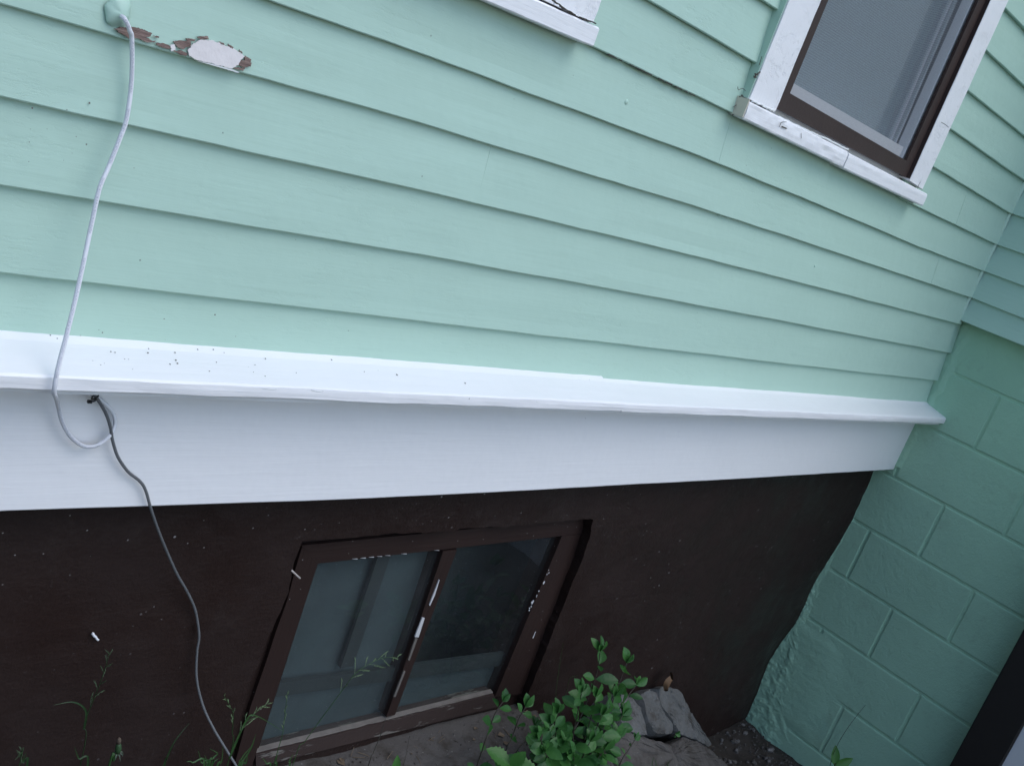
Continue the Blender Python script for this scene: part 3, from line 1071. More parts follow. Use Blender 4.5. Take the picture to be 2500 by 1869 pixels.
# ---- the other window, only its sill corner in view
u0, u1 = at_y(1177.6, 0, -0.034), at_y(1448, 115, -0.034)
ut = at_y(1462, 67, -0.034)
UX = u1.x
rs = []
n = 40
for i in range(n + 1):
    x = lerp(0.40, UX, i / n)
    zb = lerp(u0.z, u1.z, (x - u0.x) / (u1.x - u0.x)) + 0.0008 * nz(x * 30, 2)
    zt = zb + (ut.z - u1.z)
    e = 0.0015 * nz(x * 40, 5)
    rs.append([(x, -0.032, zb), (x, -0.034, zb + 0.002), (x, -0.034 + 0.3 * e, (zb + zt) / 2), (x, -0.034 + 0.4 * e, zt - 0.003), (x, -0.030, zt), (x, 0.016, zt + 0.004), (x, 0.016, zb)])
mb = MB(); mb.rings(rs)
apron = mb.build("window_sill", M['white'], house, base=(1.0, -0.03, H + 0.12))
uxr = at_y(1457, 40, -0.024).x
strip(uxr - 0.10, uxr, -0.022, 0.02, ut.z + 0.003, ut.z + 0.003, TOPZ, 0.0022, 9).build("window_casing", M['white_v'], apron)
strip(0.40, 0.50, -0.022, 0.02, ut.z + 0.003, ut.z + 0.003, TOPZ, 0.0022, 12).build("window_casing", M['white_v'], apron)
mb = MB(); mb.box(0.501, uxr - 0.101, -0.008, 0.02, ut.z + 0.055, ut.z + 0.10)
mb.box(0.501, 0.545, -0.007, 0.02, ut.z + 0.1005, TOPZ); mb.box(uxr - 0.146, uxr - 0.101, -0.007, 0.02, ut.z + 0.1005, TOPZ)
mb.build("storm_frame", M['storm'], apron)
mb = MB()   # old flaking stool between sill and casing, left of the crack
mb.box(0.501, uxr - 0.101, -0.020, 0.02, ut.z + 0.003, ut.z + 0.054)
mb.build("window_stool", M['white'], apron)
mb = MB(); mb.box(0.54, uxr - 0.14, 0.004, 0.008, ut.z + 0.09, TOPZ)
mb.build("window_pane", M['glass'], apron)
mb = MB(); mb.box(0.45, uxr - 0.05, 0.10, 0.12, ut.z - 0.02, TOPZ)
mb.build("window_blind", M['curtain'], apron)
# flaking crack along the sill joint
mb = MB()
for a, b in (((1352, 4), (1405, 38)), ((1366, 15), (1398, 35)), ((1415, 42), (1455, 58)), ((1348, 0), (1362, 10))):
    A, Bp = at_y(a[0], a[1], -0.0335), at_y(b[0], b[1], -0.0335)
    ps = [A.lerp(Bp, i / 8) + Vector((0, 0, 0.0016 * nz(i * 1.3, a[0]))) for i in range(9)]
    mb.tube(ps, 0.0012, 5)
tag(mb.build("paint_crack", M['speck'], apron), kind="stuff")

# ------------------------------------------------------------------ cellar window
BY = 0.094


def quad_frame(pts, y0, y1, mat, name, parent, amp=0.0):
    P0 = [at_y(px, py, y0) for px, py in pts]
    P1 = [Vector((p.x, y1, p.z)) for p in P0]
    # cut along the length so the edges wander
    mb = MB(); mb.prism(P0, P1)
    return mb.build(name, mat, parent)


cellar = quad_frame([(735, 1331), (1449, 1261), (1445, 1299), (776, 1375)], BY, 0.16, M['bframe'], "cellar_window_frame", house)
# left stile, right stile, bottom rail
quad_frame([(738, 1333), (776, 1376), (627, 1831), (612, 1880), (566, 1890), (611, 1726), (652, 1608), (674, 1540), (702, 1463), (722, 1386)], BY, 0.16, M['bframe_v'], "window_stile", cellar)
quad_frame([(1372, 1308), (1446, 1300), (1408, 1402), (1370, 1490), (1300, 1690), (1208, 1700)], BY, 0.16, M['bframe_v'], "window_stile", cellar)
quad_frame([(625, 1842), (1206, 1694), (1216, 1724), (1000, 1778), (904, 1801), (625, 1872)], BY - 0.001, 0.16, M['wornsill'], "window_rail", cellar)
# dirt and putty on the sill edge
mb = MB()
rs = []
for i in range(41):
    t = i / 40
    B = at_y(lerp(625, 1206, t), lerp(1842, 1694, t), BY - 0.003)
    e = 0.0012 * nz(t * 30, 4)
    wob = 0.002 * nz(t * 22, 9)
    rs.append([(B.x, B.y + 0.005 + wob, B.z + 0.0006), (B.x, B.y + 0.006 + wob, B.z + 0.003 + e), (B.x, BY + 0.0135, B.z + 0.005 + e), (B.x, BY + 0.0135, B.z + 0.0006)])
mb.rings(rs)
mb.build("putty_edge", M['putty'], cellar)
# mullion
mull = quad_frame([(1082, 1345), (1116, 1341), (1040, 1540), (964, 1744), (943, 1749), (1015, 1545)], BY + 0.002, 0.14, M['bframe_v'], "window_mullion", cellar)
for poly, mk in (([(1031, 1507), (1037, 1508), (1022, 1555), (1013, 1554)], 'barewhite'), ([(1072, 1414), (1073.5, 1415), (1062, 1452), (1050, 1478), (1048, 1476), (1058, 1450)], 'barewhite'),
                 ([(1014, 1557), (1020, 1558), (1000, 1612), (996, 1610)], 'putty'), ([(986, 1636), (990, 1638), (966, 1700), (961, 1700)], 'putty')):
    P = [at_y(px, py, BY - 0.0005) for px, py in poly]
    mb = MB(); mb.prism(P, [p + Vector((0, 0.003, 0)) for p in P])
    mb.build("bare_wood_patch", M[mk], mull)
mb = MB()
random.seed(5)
for i in range(13):
    t = random.random()
    px, py = lerp(1350, 1286, t) + random.uniform(-2, 2), lerp(1375, 1500, t)
    s = random.choice([0.8, 1.2, 1.5, 2.6])
    P = [at_y(px + s * 0.9, py - s * 1.6, BY - 0.0006), at_y(px + s, py, BY - 0.0006), at_y(px - s * 0.6, py + s * 1.8, BY - 0.0006), at_y(px - s * 0.8, py, BY - 0.0006)]
    mb.prism(P, [p + Vector((0, 0.002, 0)) for p in P])
for px, py, L in ((1304, 1549, 8),):
    P = [at_y(px + 3, py - L, BY - 0.0006), at_y(px + 4.5, py - L, BY - 0.0006), at_y(px - 2, py + L, BY - 0.0006), at_y(px - 4, py + L, BY - 0.0006)]
    mb.prism(P, [p + Vector((0, 0.002, 0)) for p in P])
for i in range(12):
    t = i / 11
    px, py = lerp(840, 1060, t), lerp(1367, 1344, t)
    P = [at_y(px, py - 1.2, BY - 0.0006), at_y(px + 13, py - 1.8 + random.uniform(-1, 1), BY - 0.0006), at_y(px + 13, py - 0.4, BY - 0.0006)]
    if random.random() < 0.5: mb.prism(P, [p + Vector((0, 0.002, 0)) for p in P])
tag(mb.build("paint_flakes", M['barewhite'], cellar), kind="stuff")
# panes
GY = BY + 0.014
for pts, gm in (([(760, 1372), (1090, 1340), (938, 1765), (610, 1850)], 'dusty_glass'), ([(1105, 1338), (1385, 1303), (1200, 1705), (950, 1765)], 'dim_glass')):
    P = [at_y(px, py, GY) for px, py in pts]
    mb = MB(); mb.prism(P, [p + Vector((0, 0.003, 0)) for p in P])
    mb.build("window_pane", M[gm], cellar)
# inner sash bars and pale board behind the glass
IY = 0.118
for pts in ([(924, 1355), (955, 1352), (862, 1625), (832, 1630)], [(640, 1672), (1330, 1580), (1310, 1612), (630, 1706)]):
    P = [at_y(px, py, IY) for px, py in pts]
    mb = MB(); mb.prism(P, [p + Vector((0, 0.010, 0)) for p in P])
    mb.build("inner_sash_bar", M['innerbar'], cellar)
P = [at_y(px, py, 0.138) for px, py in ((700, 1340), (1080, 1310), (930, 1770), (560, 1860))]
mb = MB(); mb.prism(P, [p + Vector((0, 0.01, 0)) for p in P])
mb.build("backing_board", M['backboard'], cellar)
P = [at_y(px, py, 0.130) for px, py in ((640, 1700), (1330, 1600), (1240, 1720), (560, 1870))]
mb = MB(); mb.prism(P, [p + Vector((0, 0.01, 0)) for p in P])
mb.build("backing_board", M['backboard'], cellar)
a = at_y(560, 1290, 0.24); b = at_y(1560, 1250, 0.24)
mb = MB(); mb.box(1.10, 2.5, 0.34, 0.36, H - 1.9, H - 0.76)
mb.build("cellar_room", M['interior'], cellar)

# ---- concrete ledge below the cellar window
mb = MB()


def ledge(u, v):
    x = lerp(LEFT, 2.20, u)
    y = lerp(0.135, -0.055 + 0.015 * nz(x * 5, 2), v)
    z = LEDGE_Z + 0.006 - 0.03 * v - 0.010 * max(0, x - 1.3) + 0.008 * nz(x * 9, y * 14) + 0.004 * nz(x * 30, y * 40)
    if v > 0.86: z -= 0.012 * (v - 0.86) / 0.14
    if u > 0.985: z -= 0.05
    return (x, y, z)


mb.grid(ledge, 160, 26)
k = len(mb.v)
mb.grid(lambda u, v: (lerp(LEFT, 2.20, u), -0.055 + 0.015 * nz(lerp(LEFT, 2.20, u) * 5, 2) - 0.01 * v, LEDGE_Z - 0.04 - 0.25 * v), 80, 4)
mb.grid(lambda u, v: (2.20 + 0.01 * v, lerp(0.135, -0.06, u), LEDGE_Z - 0.03 - 0.25 * v), 10, 4)
mb.build("footing_ledge", M['concrete'], house, base=(1.5, 0.03, LEDGE_Z), smooth=True)

# ------------------------------------------------------------------ worn patch on the clapboard
PY_ = BUTT_Y - 0.0012


def board_y(px, py):
    """front of the patched course at that pixel, a hair proud"""
    p = at_y(px, py, -0.004)
    zb = interp(p.x, COURSE[4]) + H
    q = max(0.0, min(1.0, (p.z - zb) / 0.12))
    return lerp(BUTT_Y, TOP_Y, q) - 0.0030


def flake(poly, lift, mat, name, thick=0.002, amp=2.4, seed=0.0):
    c = Vector((0, 0, 0))
    pts = []
    for (ax, ay), (bx, by) in zip(poly, poly[1:] + poly[:1]):
        L = math.hypot(bx - ax, by - ay); n = max(1, int(L / 2))
        for i in range(n):
            x, y = lerp(ax, bx, i / n), lerp(ay, by, i / n)
            x += amp * 1.6 * nz(x * 0.21, y * 0.5, seed) + 1.5 * nz(x * .6, y * .9, seed); y += amp * nz(x * 0.25, y * 0.23, seed + 7)
            pts.append(at_y(x, y, board_y(x, y) - lift))
    mb = MB(); mb.prism(pts, [p + Vector((0, thick, 0)) for p in pts])
    return mb


def z2(pts):                                   # read off an enlargement of the photo
    return [(200 + x / 4.424, y / 4.424) for x, y in pts]


for poly in ([(350, 315), (420, 300), (560, 295), (650, 320), (760, 362), (745, 400), (680, 405), (800, 452), (700, 462), (620, 415), (520, 420), (430, 365)],
             [(810, 470), (880, 470), (965, 500), (950, 535), (870, 515), (815, 490)],
             [(780, 395), (835, 392), (830, 415), (800, 412)],
             [(990, 455), (1060, 440), (1180, 450), (1170, 500), (1090, 535), (1030, 510)],
             [(1130, 415), (1230, 430), (1210, 450), (1140, 442)],
             [(995, 552), (1070, 548), (1140, 570), (1135, 610), (1060, 590)],
             [(1240, 398), (1360, 400), (1370, 425), (1290, 425)], [(1480, 450), (1545, 475), (1560, 495), (1500, 480)],
             [(1570, 475), (1645, 510), (1630, 535), (1590, 505)], [(1690, 530), (1740, 570), (1725, 585)],
             [(1765, 605), (1830, 640), (1825, 720), (1750, 735), (1690, 700), (1700, 655), (1750, 650)],
             [(1640, 735), (1760, 735), (1740, 765), (1660, 752)]):
    flake(z2(poly), 0.0, M['bare'], "bare_wood_patch", seed=poly[0][0] * 0.01).build("bare_wood_patch", M['bare'], patched)
for poly in ([(1150, 545), (1200, 480), (1290, 430), (1420, 440), (1530, 490), (1640, 530), (1760, 610), (1720, 650), (1690, 700), (1620, 745), (1400, 685), (1240, 650), (1160, 605)],
             [(960, 490), (1000, 480), (1015, 540), (965, 560)]):
    flake(z2(poly), 0.0006, M['primer'], "wood_filler", seed=poly[0][0] * 0.02).build("wood_filler", M['primer'], patched)
flake(z2([(1240, 660), (1400, 690), (1620, 750), (1700, 780), (1690, 790), (1400, 705)]), 0.0003, M['rim'], "paint_edge", amp=0.8).build("paint_edge", M['rim'], patched)

# caulk blob where the white cable leaves the wall
cb = at_y(290, 32, -0.006)
mb = MB()


def blob(u, v):
    a, b = u * 2 * math.pi, v * math.pi / 2
    r = 0.0165 * (1 + 0.35 * nz(math.cos(a) * 1.3, math.sin(a) * 1.3, v * 1.2))
    return cb + Vector((r * math.cos(b) * math.cos(a), -0.0105 * math.sin(b) ** 1.3, r * math.cos(b) * math.sin(a) * 1.05))


mb.grid(blob, 40, 14)
mb.build("caulk_blob", M['caulk'], house, base=cb, smooth=True)


# ------------------------------------------------------------------ cables
def cable(name, pts, r, mat, label, cat, n=10):
    P = spline(pts, 10)
    mb = MB(); mb.tube(P, r, n)
    o = mb.build(name, mat, None, base=P[-1], smooth=True, fix=True)
    # u runs along the cable, v around it
    L = [0.0]
    for a, b in zip(P, P[1:]): L.append(L[-1] + (b - a).length)
    uv = o.data.uv_layers.new(name="UVMap")
    for lp in o.data.loops:
        vi = lp.vertex_index
        i, q = divmod(vi, n)
        uv.data[lp.index].uv = (L[min(i, len(L) - 1)], q / n)
    return tag(o, label, cat)


W = [at_y(296, 40, -0.020), at_y(305, 48, -0.026), at_y(317, 75, -0.024), at_y(322, 100, -0.018), at_y(321, 200, -0.016), at_y(309, 290, -0.020), at_y(292, 340, -0.024),
     at_y(265, 408, -0.030), at_y(243, 460, -0.036), at_y(225, 540, -0.044), at_y(203, 645, -0.056), at_y(183, 735, -0.070), at_y(162, 820, -0.084), at_y(146, 880, -0.094),
     at_y(137, 920, -0.099), at_y(132, 955, -0.096), at_y(135, 967, -0.080), at_y(139, 976, -0.045), at_y(143, 996, -0.024), at_y(152, 1030, -0.018), at_y(170, 1062, -0.016),
     at_y(195, 1084, -0.016), at_y(218, 1090, -0.016), at_y(245, 1082, -0.016), at_y(270, 1060, -0.014), at_y(281, 1035, -0.0085), at_y(277, 1010, -0.0080), at_y(264, 992, -0.010),
     at_y(240, 972, -0.012), at_y(215, 955, -0.010), at_y(195, 940, -0.006)]
cable("white_cable", W, 0.0029, M['white_cable'], "thin white printed cable hanging down the green clapboards and looping under the white ledge", "cable")
G = [at_y(205, 938, -0.008), at_y(226, 958, -0.018), at_y(240, 977, -0.020), at_y(258, 1008, -0.018), at_y(269, 1040, -0.016), at_y(275, 1075, -0.014), at_y(288, 1115, -0.012),
     at_y(312, 1150, -0.010), at_y(340, 1173, -0.009), at_y(355, 1195, -0.009), at_y(368, 1240, -0.008), at_y(385, 1290, 0.004), at_y(405, 1340, 0.022), at_y(432, 1400, 0.040), at_y(455, 1440, 0.050),
     at_y(474, 1480, 0.056), at_y(482, 1515, 0.058), at_y(486, 1555, 0.058), at_y(481, 1590, 0.056), at_y(480, 1655, 0.050), at_y(495, 1720, 0.040), at_y(520, 1775, 0.024), at_y(550, 1825, 0.004),
     at_y(580, 1875, -0.020), at_y(596, 1915, -0.045)]
g_end = G[-1].copy(); G.append(Vector((g_end.x + 0.01, g_end.y - 0.02, ground_h(g_end.x, g_end.y - 0.02) + 0.001)))
cable("grey_cable", G, 0.0023, M['grey_cable'], "dark grey cable running from under the white ledge down the brown foundation", "cable")

tc = at_y(232, 968, -0.018)
ax = (at_y(240, 977, -0.020) - at_y(226, 958, -0.018)).normalized()
s1_ = ax.cross(Vector((0, 1, 0))).normalized(); s2_ = ax.cross(s1_)
mb = MB()
mb.tube([tc + s1_ * 0.0050 * math.cos(a) + s2_ * 0.0050 * math.sin(a) for a in [2 * math.pi * i / 16 for i in range(17)]], 0.0012, 6)
p1 = at_y(231, 978, -0.025); p2 = at_y(219, 980, -0.026)
mb.tube(spline([tc - Vector((0, .006, 0)), p1, p2], 5), 0.0014, 6)
mb.rings([[p2 + Vector((sx * q, sy, sz * q)) for sx, sz in ((-.003, -.002), (.003, -.002), (.003, .002), (-.003, .002))] for q, sy in ((0.7, -0.003), (1, -0.002), (1, 0.002), (0.7, 0.003))])
tag(mb.build("cable_tie", M['black_plastic'], None, base=tc, smooth=False), "small black cable tie round the grey cable under the white ledge", "cable tie")

# ------------------------------------------------------------------ small debris
random.seed(21)
mb = MB()
for i in range(70):
    if i < 48:
        px = random.triangular(60, 860, 300) if i < 34 else random.uniform(60, 1500)
        tt = random.random()
        y = lerp(-0.010, -0.084, tt)
        # on the ledge slope
        z = H + interp(-y, [(0.0, -0.4865), (0.018, -0.4932), (0.052, -0.5012), (0.088, -0.5122)]) + 0.0004
        x = at_y(px, 880, -0.05).x
        nrm = Vector((0, -0.22, 0.97))
        c = Vector((x, y, z))
    else:
        px, py = random.choice([(random.uniform(20, 330), random.uniform(250, 420)), (random.uniform(60, 900), random.uniform(760, 860))])
        c = at_y(px, py, -0.0075); nrm = Vector((0, -1, 0.1))
    s = random.choice([0.0005, 0.0006, 0.0008, 0.0010, 0.0013]) * (0.8 if i > 48 else 1)
    u = nrm.cross(Vector((1, 0.2, 0.1))).normalized(); v = nrm.cross(u)
    a0 = random.uniform(0, 6.28)
    el = random.uniform(0.5, 1.6)
    base_ = [c + u * (s * el * math.cos(a0 + q * 1.256)) + v * (s * math.sin(a0 + q * 1.256)) for q in range(5)]
    mb.prism(base_, [p + nrm * s * 0.6 for p in base_])
tag(mb.build("grit", M['grit'], None, base=(0.6, -0.05, H - 0.5)), kind="stuff")

p0, p1 = at_y(225, 1545, found_y(0.7, H - 1.0) - 0.004), at_y(240, 1562, found_y(0.7, H - 1.0) - 0.004)
mb = MB(); mb.tube([p0.lerp(p1, t) + Vector((0, 0, 0.0006 * math.sin(t * 14))) for t in [i / 8 for i in range(9)]], 0.0024, 7, 0.0019)
tag(mb.build("paint_chip", M['chip'], None, base=p0, smooth=True), "small white paint chip stuck on the brown wall left of the grey cable", "paint chip")
p0, p1 = at_y(711, 1391, 0.070), at_y(733, 1411, 0.060)
mb = MB(); mb.tube([p0, p0.lerp(p1, .5), p1], 0.0020, 6, 0.0016)
tag(mb.build("wood_splinter", M['splinter'], None, base=p0), "pale splinter sticking out by the cellar window's left edge", "splinter")


# ------------------------------------------------------------------ broken concrete
def chunk(name, outline, thick, label, seed, mat='rock', rough=0.0045):
    """outline: (px, py, y) of the visible face; extruded back into the bank"""
    P = [at_y(px, py, y) for px, py, y in outline]
    c = sum(P, Vector()) / len(P)
    nrm = Vector()
    for a, b in zip(P, P[1:] + P[:1]): nrm += (a - c).cross(b - c)
    nrm.normalize()
    if nrm.dot(CAM - c) < 0: nrm = -nrm
    ring = []
    for a, b in zip(P, P[1:] + P[:1]):
        n = max(1, int((b - a).length / 0.012))
        for i in range(n): ring.append(a.lerp(b, i / n))
    rs = []
    for s, d in ((0.08, 0.010), (0.22, 0.010), (0.36, 0.009), (0.50, 0.008), (0.63, 0.007), (0.75, 0.006), (0.85, 0.005), (0.93, 0.003), (0.985, 0.001), (1.0, -0.006), (1.03, -0.03), (0.98, -thick)):
        rg = []
        for p in ring:
            q = c + (p - c) * s
            e = Vector((nz(q.x * 28, q.z * 28, seed), nz(q.x * 31, q.z * 27, seed + 2), nz(q.x * 24, q.z * 23, seed + 9))) * rough
            e += nrm * (0.45 * rough * nz(q.x * 75, q.z * 75, seed + 4) + 0.35 * rough * nz(q.x * 150, q.z * 150, seed + 6))
            cr = abs(nz(q.x * 11, q.z * 11, seed + 13))
            if cr < 0.06: e -= nrm * (0.06 - cr) * 0.12
            rg.append(q + nrm * d + e)
        rs.append(rg)
    mb = MB(); mb.rings(rs)
    o = mb.build(name, M[mat], None, base=c)
    return tag(o, label, "rock", "broken concrete at the foot of the wall")


def z8(pts):                                   # read off another enlargement
    return [(1100 + x / 2.765, 1400 + y / 2.765, d) for x, y, d in pts]


chunk("concrete_chunk", z8([(1395, 775, .05), (1460, 755, .055), (1520, 772, .055), (1560, 800, .05), (1600, 895, .04), (1690, 1040, .02), (1765, 1150, .0), (1740, 1170, -.02),
                            (1650, 1115, -.03), (1560, 1090, -.03), (1500, 990, -.01), (1440, 920, .01), (1405, 850, .03)]), 0.12,
      "large grey broken concrete slab leaning on the brown wall right of the leafy shrub", 1.0)
chunk("concrete_chunk", z8([(1290, 810, .03), (1340, 775, .04), (1385, 800, .04), (1400, 870, .02), (1440, 950, .0), (1500, 1030, -.03), (1490, 1080, -.045), (1400, 1085, -.05),
                            (1340, 1000, -.03), (1310, 900, .0)]), 0.10,
      "pale rough concrete piece between the shrub and the large leaning slab", 4.0, rough=0.008)
chunk("concrete_chunk", z8([(1150, 800, .02), (1220, 835, .02), (1270, 900, .0), (1310, 1010, -.03), (1325, 1080, -.06), (1240, 1090, -.07), (1160, 1000, -.05), (1120, 900, -.01)]), 0.10,
      "low dark concrete piece half hidden behind the shrub's leaves", 7.0, rough=0.008)
chunk("concrete_slab", z8([(1090, 1110, -.09), (1200, 1065, -.075), (1330, 1110, -.07), (1480, 1150, -.065), (1560, 1100, -.055), (1680, 1135, -.045), (1760, 1190, -.06), (1870, 1280, -.09),
                           (1930, 1400, -.14), (1500, 1480, -.19), (1150, 1450, -.19), (1060, 1250, -.14)]), 0.14,
      "flat grey concrete slab on the ground in front of the leaning slab", 12.0, 'concrete', 0.005)

# gravel
random.seed(33)
mb = MB()
for i in range(1500):
    if i < 800: x = random.uniform(2.75, 3.55); y = random.uniform(-0.5, 0.08)
    else: x = random.uniform(1.9, 3.55); y = random.uniform(-0.8, 0.05)
    r = random.choice([0.003, 0.004, 0.004, 0.006, 0.009]) * random.uniform(0.7, 1.4)
    if i % 90 == 0: r = 0.016
    c = Vector((x, y, ground_h(x, y) + r * 0.3))
    a = random.uniform(0, 6.28); sx, sy = random.uniform(.7, 1.4), random.uniform(.6, 1.1)
    vs = []
    for h, q in ((-0.6, 0.8), (0.15, 1.0), (0.6, 0.55)):
        for k in range(5):
            an = a + k * 1.2566
            vs.append(c + Vector((r * sx * q * math.cos(an) * random.uniform(.8, 1.15), r * sy * q * math.sin(an) * random.uniform(.8, 1.15), r * h)))
    fs = [(k, (k + 1) % 5, 5 + (k + 1) % 5, 5 + k) for k in range(5)] + [(5 + k, 5 + (k + 1) % 5, 10 + (k + 1) % 5, 10 + k) for k in range(5)] + [(10, 11, 12, 13, 14)]
    mb.add(vs, fs)
tag(mb.build("gravel", M['pebble'], None, base=(3.0, -0.2, 0)), kind="stuff")
# crumbs of mortar and dirt on the ledge
mb = MB()
for i in range(260):
    x = random.uniform(1.1, 2.18); y = random.uniform(-0.04, 0.085)
    r = random.uniform(0.0012, 0.0042)
    c = Vector((x, y, LEDGE_Z + 0.006 - 0.03 * (0.135 - y) / 0.19 - 0.010 * max(0, x - 1.3) + 0.008 * nz(x * 9, y * 14) + r * 0.4))
    vs = [c + Vector((r * random.uniform(.6, 1.4) * math.cos(k * 1.57 + i), r * random.uniform(.6, 1.4) * math.sin(k * 1.57 + i), -r * .6)) for k in range(4)] + [c + Vector((0, 0, r * .8))]
    mb.add(vs, [(0, 1, 4), (1, 2, 4), (2, 3, 4), (3, 0, 4)])
tag(mb.build("mortar_crumbs", M['pebble'], None, base=(1.6, 0, LEDGE_Z)), kind="stuff")

# twigs, husks and shreds of dead leaf on the footing and the soil
mb = MB()
random.seed(77)
for i in range(150):
    if i < 70:
        x = random.uniform(1.15, 2.15); y = random.uniform(-0.04, 0.085)
        z = LEDGE_Z + 0.006 - 0.03 * (0.135 - y) / 0.19 - 0.010 * max(0, x - 1.3) + 0.008 * nz(x * 9, y * 14) + 0.002
    else:
        x = random.uniform(1.9, 3.5); y = random.uniform(-0.55, 0.06); z = ground_h(x, y) + 0.003
    a = random.uniform(0, 6.28); L = random.uniform(0.006, 0.035)
    d = Vector((math.cos(a), math.sin(a), random.uniform(-.05, .15)))
    p = Vector((x, y, z))
    if i % 3:
        mb.tube([p, p + d * L * .5 + Vector((0, 0, .001)), p + d * L], random.uniform(0.0004, 0.0010), 4)
    else:
        e = d.cross(Vector((0, 0, 1))) * L * 0.3
        mb.add([p - d * L * .4, p + e + Vector((0, 0, .003)), p + d * L * .4, p - e + Vector((0, 0, .002))], [(0, 1, 2, 3)])
tag(mb.build("plant_litter", M['litter'], None, base=(1.9, 0, LEDGE_Z), fix=False), kind="stuff")

# dry leaf on top of the leaning slab
c = at_y(1628, 1662, 0.035)
mb = MB()
mb.grid(lambda u, v: c + Vector(((u - .5) * 0.055 * math.sin(math.pi * (0.1 + 0.8 * v)), -0.012 * math.sin(u * 5) - 0.006, (v - .5) * 0.05 + 0.008 * math.sin(u * 7 + v * 3))), 7, 7)
tag(mb.build("dry_leaf", M['leafdead'], None, base=c, smooth=True), "curled dry brown leaf on top of the leaning concrete slab", "leaf")


# ------------------------------------------------------------------ plants
def leaf_mesh(name, length, width, mat, fold=0.25, curl=0.25, serr=0.0, tip=0.6, n=7):
    """blade in the xz sense: grows along +y of its own space"""
    vs, fs = [], []
    for i in range(n + 1):
        t = i / n
        wv = width * 0.5 * (math.sin(math.pi * t ** tip) ** 0.8) if 0 < t < 1 else 0.0008
        if serr: wv *= 1 + serr * (1 if i % 2 else -1)
        y = length * t
        z = -curl * length * t * t
        vs += [(-wv, y, z + fold * wv), (-wv * .5, y, z + fold * wv * .35), (0, y, z), (wv * .5, y, z + fold * wv * .35), (wv, y, z + fold * wv)]
    for i in range(n):
        for j in range(4):
            a = i * 5 + j
            fs.append((a, a + 1, a + 6, a + 5))
    me = bpy.data.meshes.new(name); me.from_pydata(vs, [], fs)
    for p in me.polygons: p.use_smooth = True
    me.materials.append(mat)
    return me


def put_leaf(me, name, parent, pos, direction, up, scale):
    d = Vector(direction).normalized()
    u = Vector(up); u = (u - d * u.dot(d))
    u = u.normalized() if u.length > 1e-5 else d.orthogonal().normalized()
    x = d.cross(u)
    mat = Matrix((x, d, u)).transposed().to_4x4()
    o = bpy.data.objects.new(name, me); COL.objects.link(o)
    o.parent = parent
    o.rotation_mode = 'QUATERNION'
    o.rotation_quaternion = mat.to_quaternion()
    o.scale = (scale, scale, scale)
    o.location = Vector(pos) - origin_of(parent)
    return o


LEAVES = [leaf_mesh("shrub_leaf", 0.050, 0.031, M['leaf'], 0.30, 0.18, 0, 1.25),
          leaf_mesh("shrub_leaf", 0.050, 0.027, M['leaf'], 0.18, 0.30, 0, 1.15),
          leaf_mesh("shrub_leaf", 0.042, 0.027, M['leaf'], 0.40, 0.10, 0, 1.3)]


def stem_leaves(root, path, spacing, scale, start=0.15, tip_n=4):
    P = spline(path, 8)
    mb = MB(); mb.tube(P, 0.0022, 6, 0.0010)
    mb.build("stem", M['stem'], root, smooth=True)
    L = [0.0]
    for a, b in zip(P, P[1:]): L.append(L[-1] + (b - a).length)
    s = L[-1] * start
    ang = random.uniform(0, 6.28)
    while s < L[-1] * 0.97:
        i = max(k for k in range(len(L)) if L[k] <= s)
        i = min(i, len(P) - 2)
        t = (P[i + 1] - P[i]).normalized()
        a = t.orthogonal().normalized(); b = t.cross(a)
        for side in (0, math.pi):
            if random.random() < 0.08: continue
            an = ang + side + random.uniform(-.35, .35)
            out = a * math.cos(an) + b * math.sin(an)
            d = out * 0.95 + t * random.uniform(0.25, 0.7) + Vector((0, -0.15, 0.0))
            put_leaf(random.choice(LEAVES), "leaf", root, P[i] + out * 0.002, d, t * 0.6 + Vector((-0.35, -0.8, 0.45)), scale * random.uniform(0.55, 1.22) * (1 - 0.2 * s / L[-1]))
        ang += 1.45 + random.uniform(-.3, .3)
        s += spacing * random.uniform(0.8, 1.2)
    t = (P[-1] - P[-2]).normalized()
    a = t.orthogonal().normalized(); b = t.cross(a)
    for k in range(tip_n):
        an = ang + k * 6.283 / tip_n
        put_leaf(random.choice(LEAVES), "leaf", root, P[-1], t * 1.2 + (a * math.cos(an) + b * math.sin(an)) * 0.6, t * -0.4 + Vector((0, -0.6, 0.4)), scale * random.uniform(0.55, 0.8))


def to_ground(p, dx=0.0, dy=0.0):
    x, y = p.x + dx, p.y + dy
    return Vector((x, y, ground_h(x, y) - 0.01))


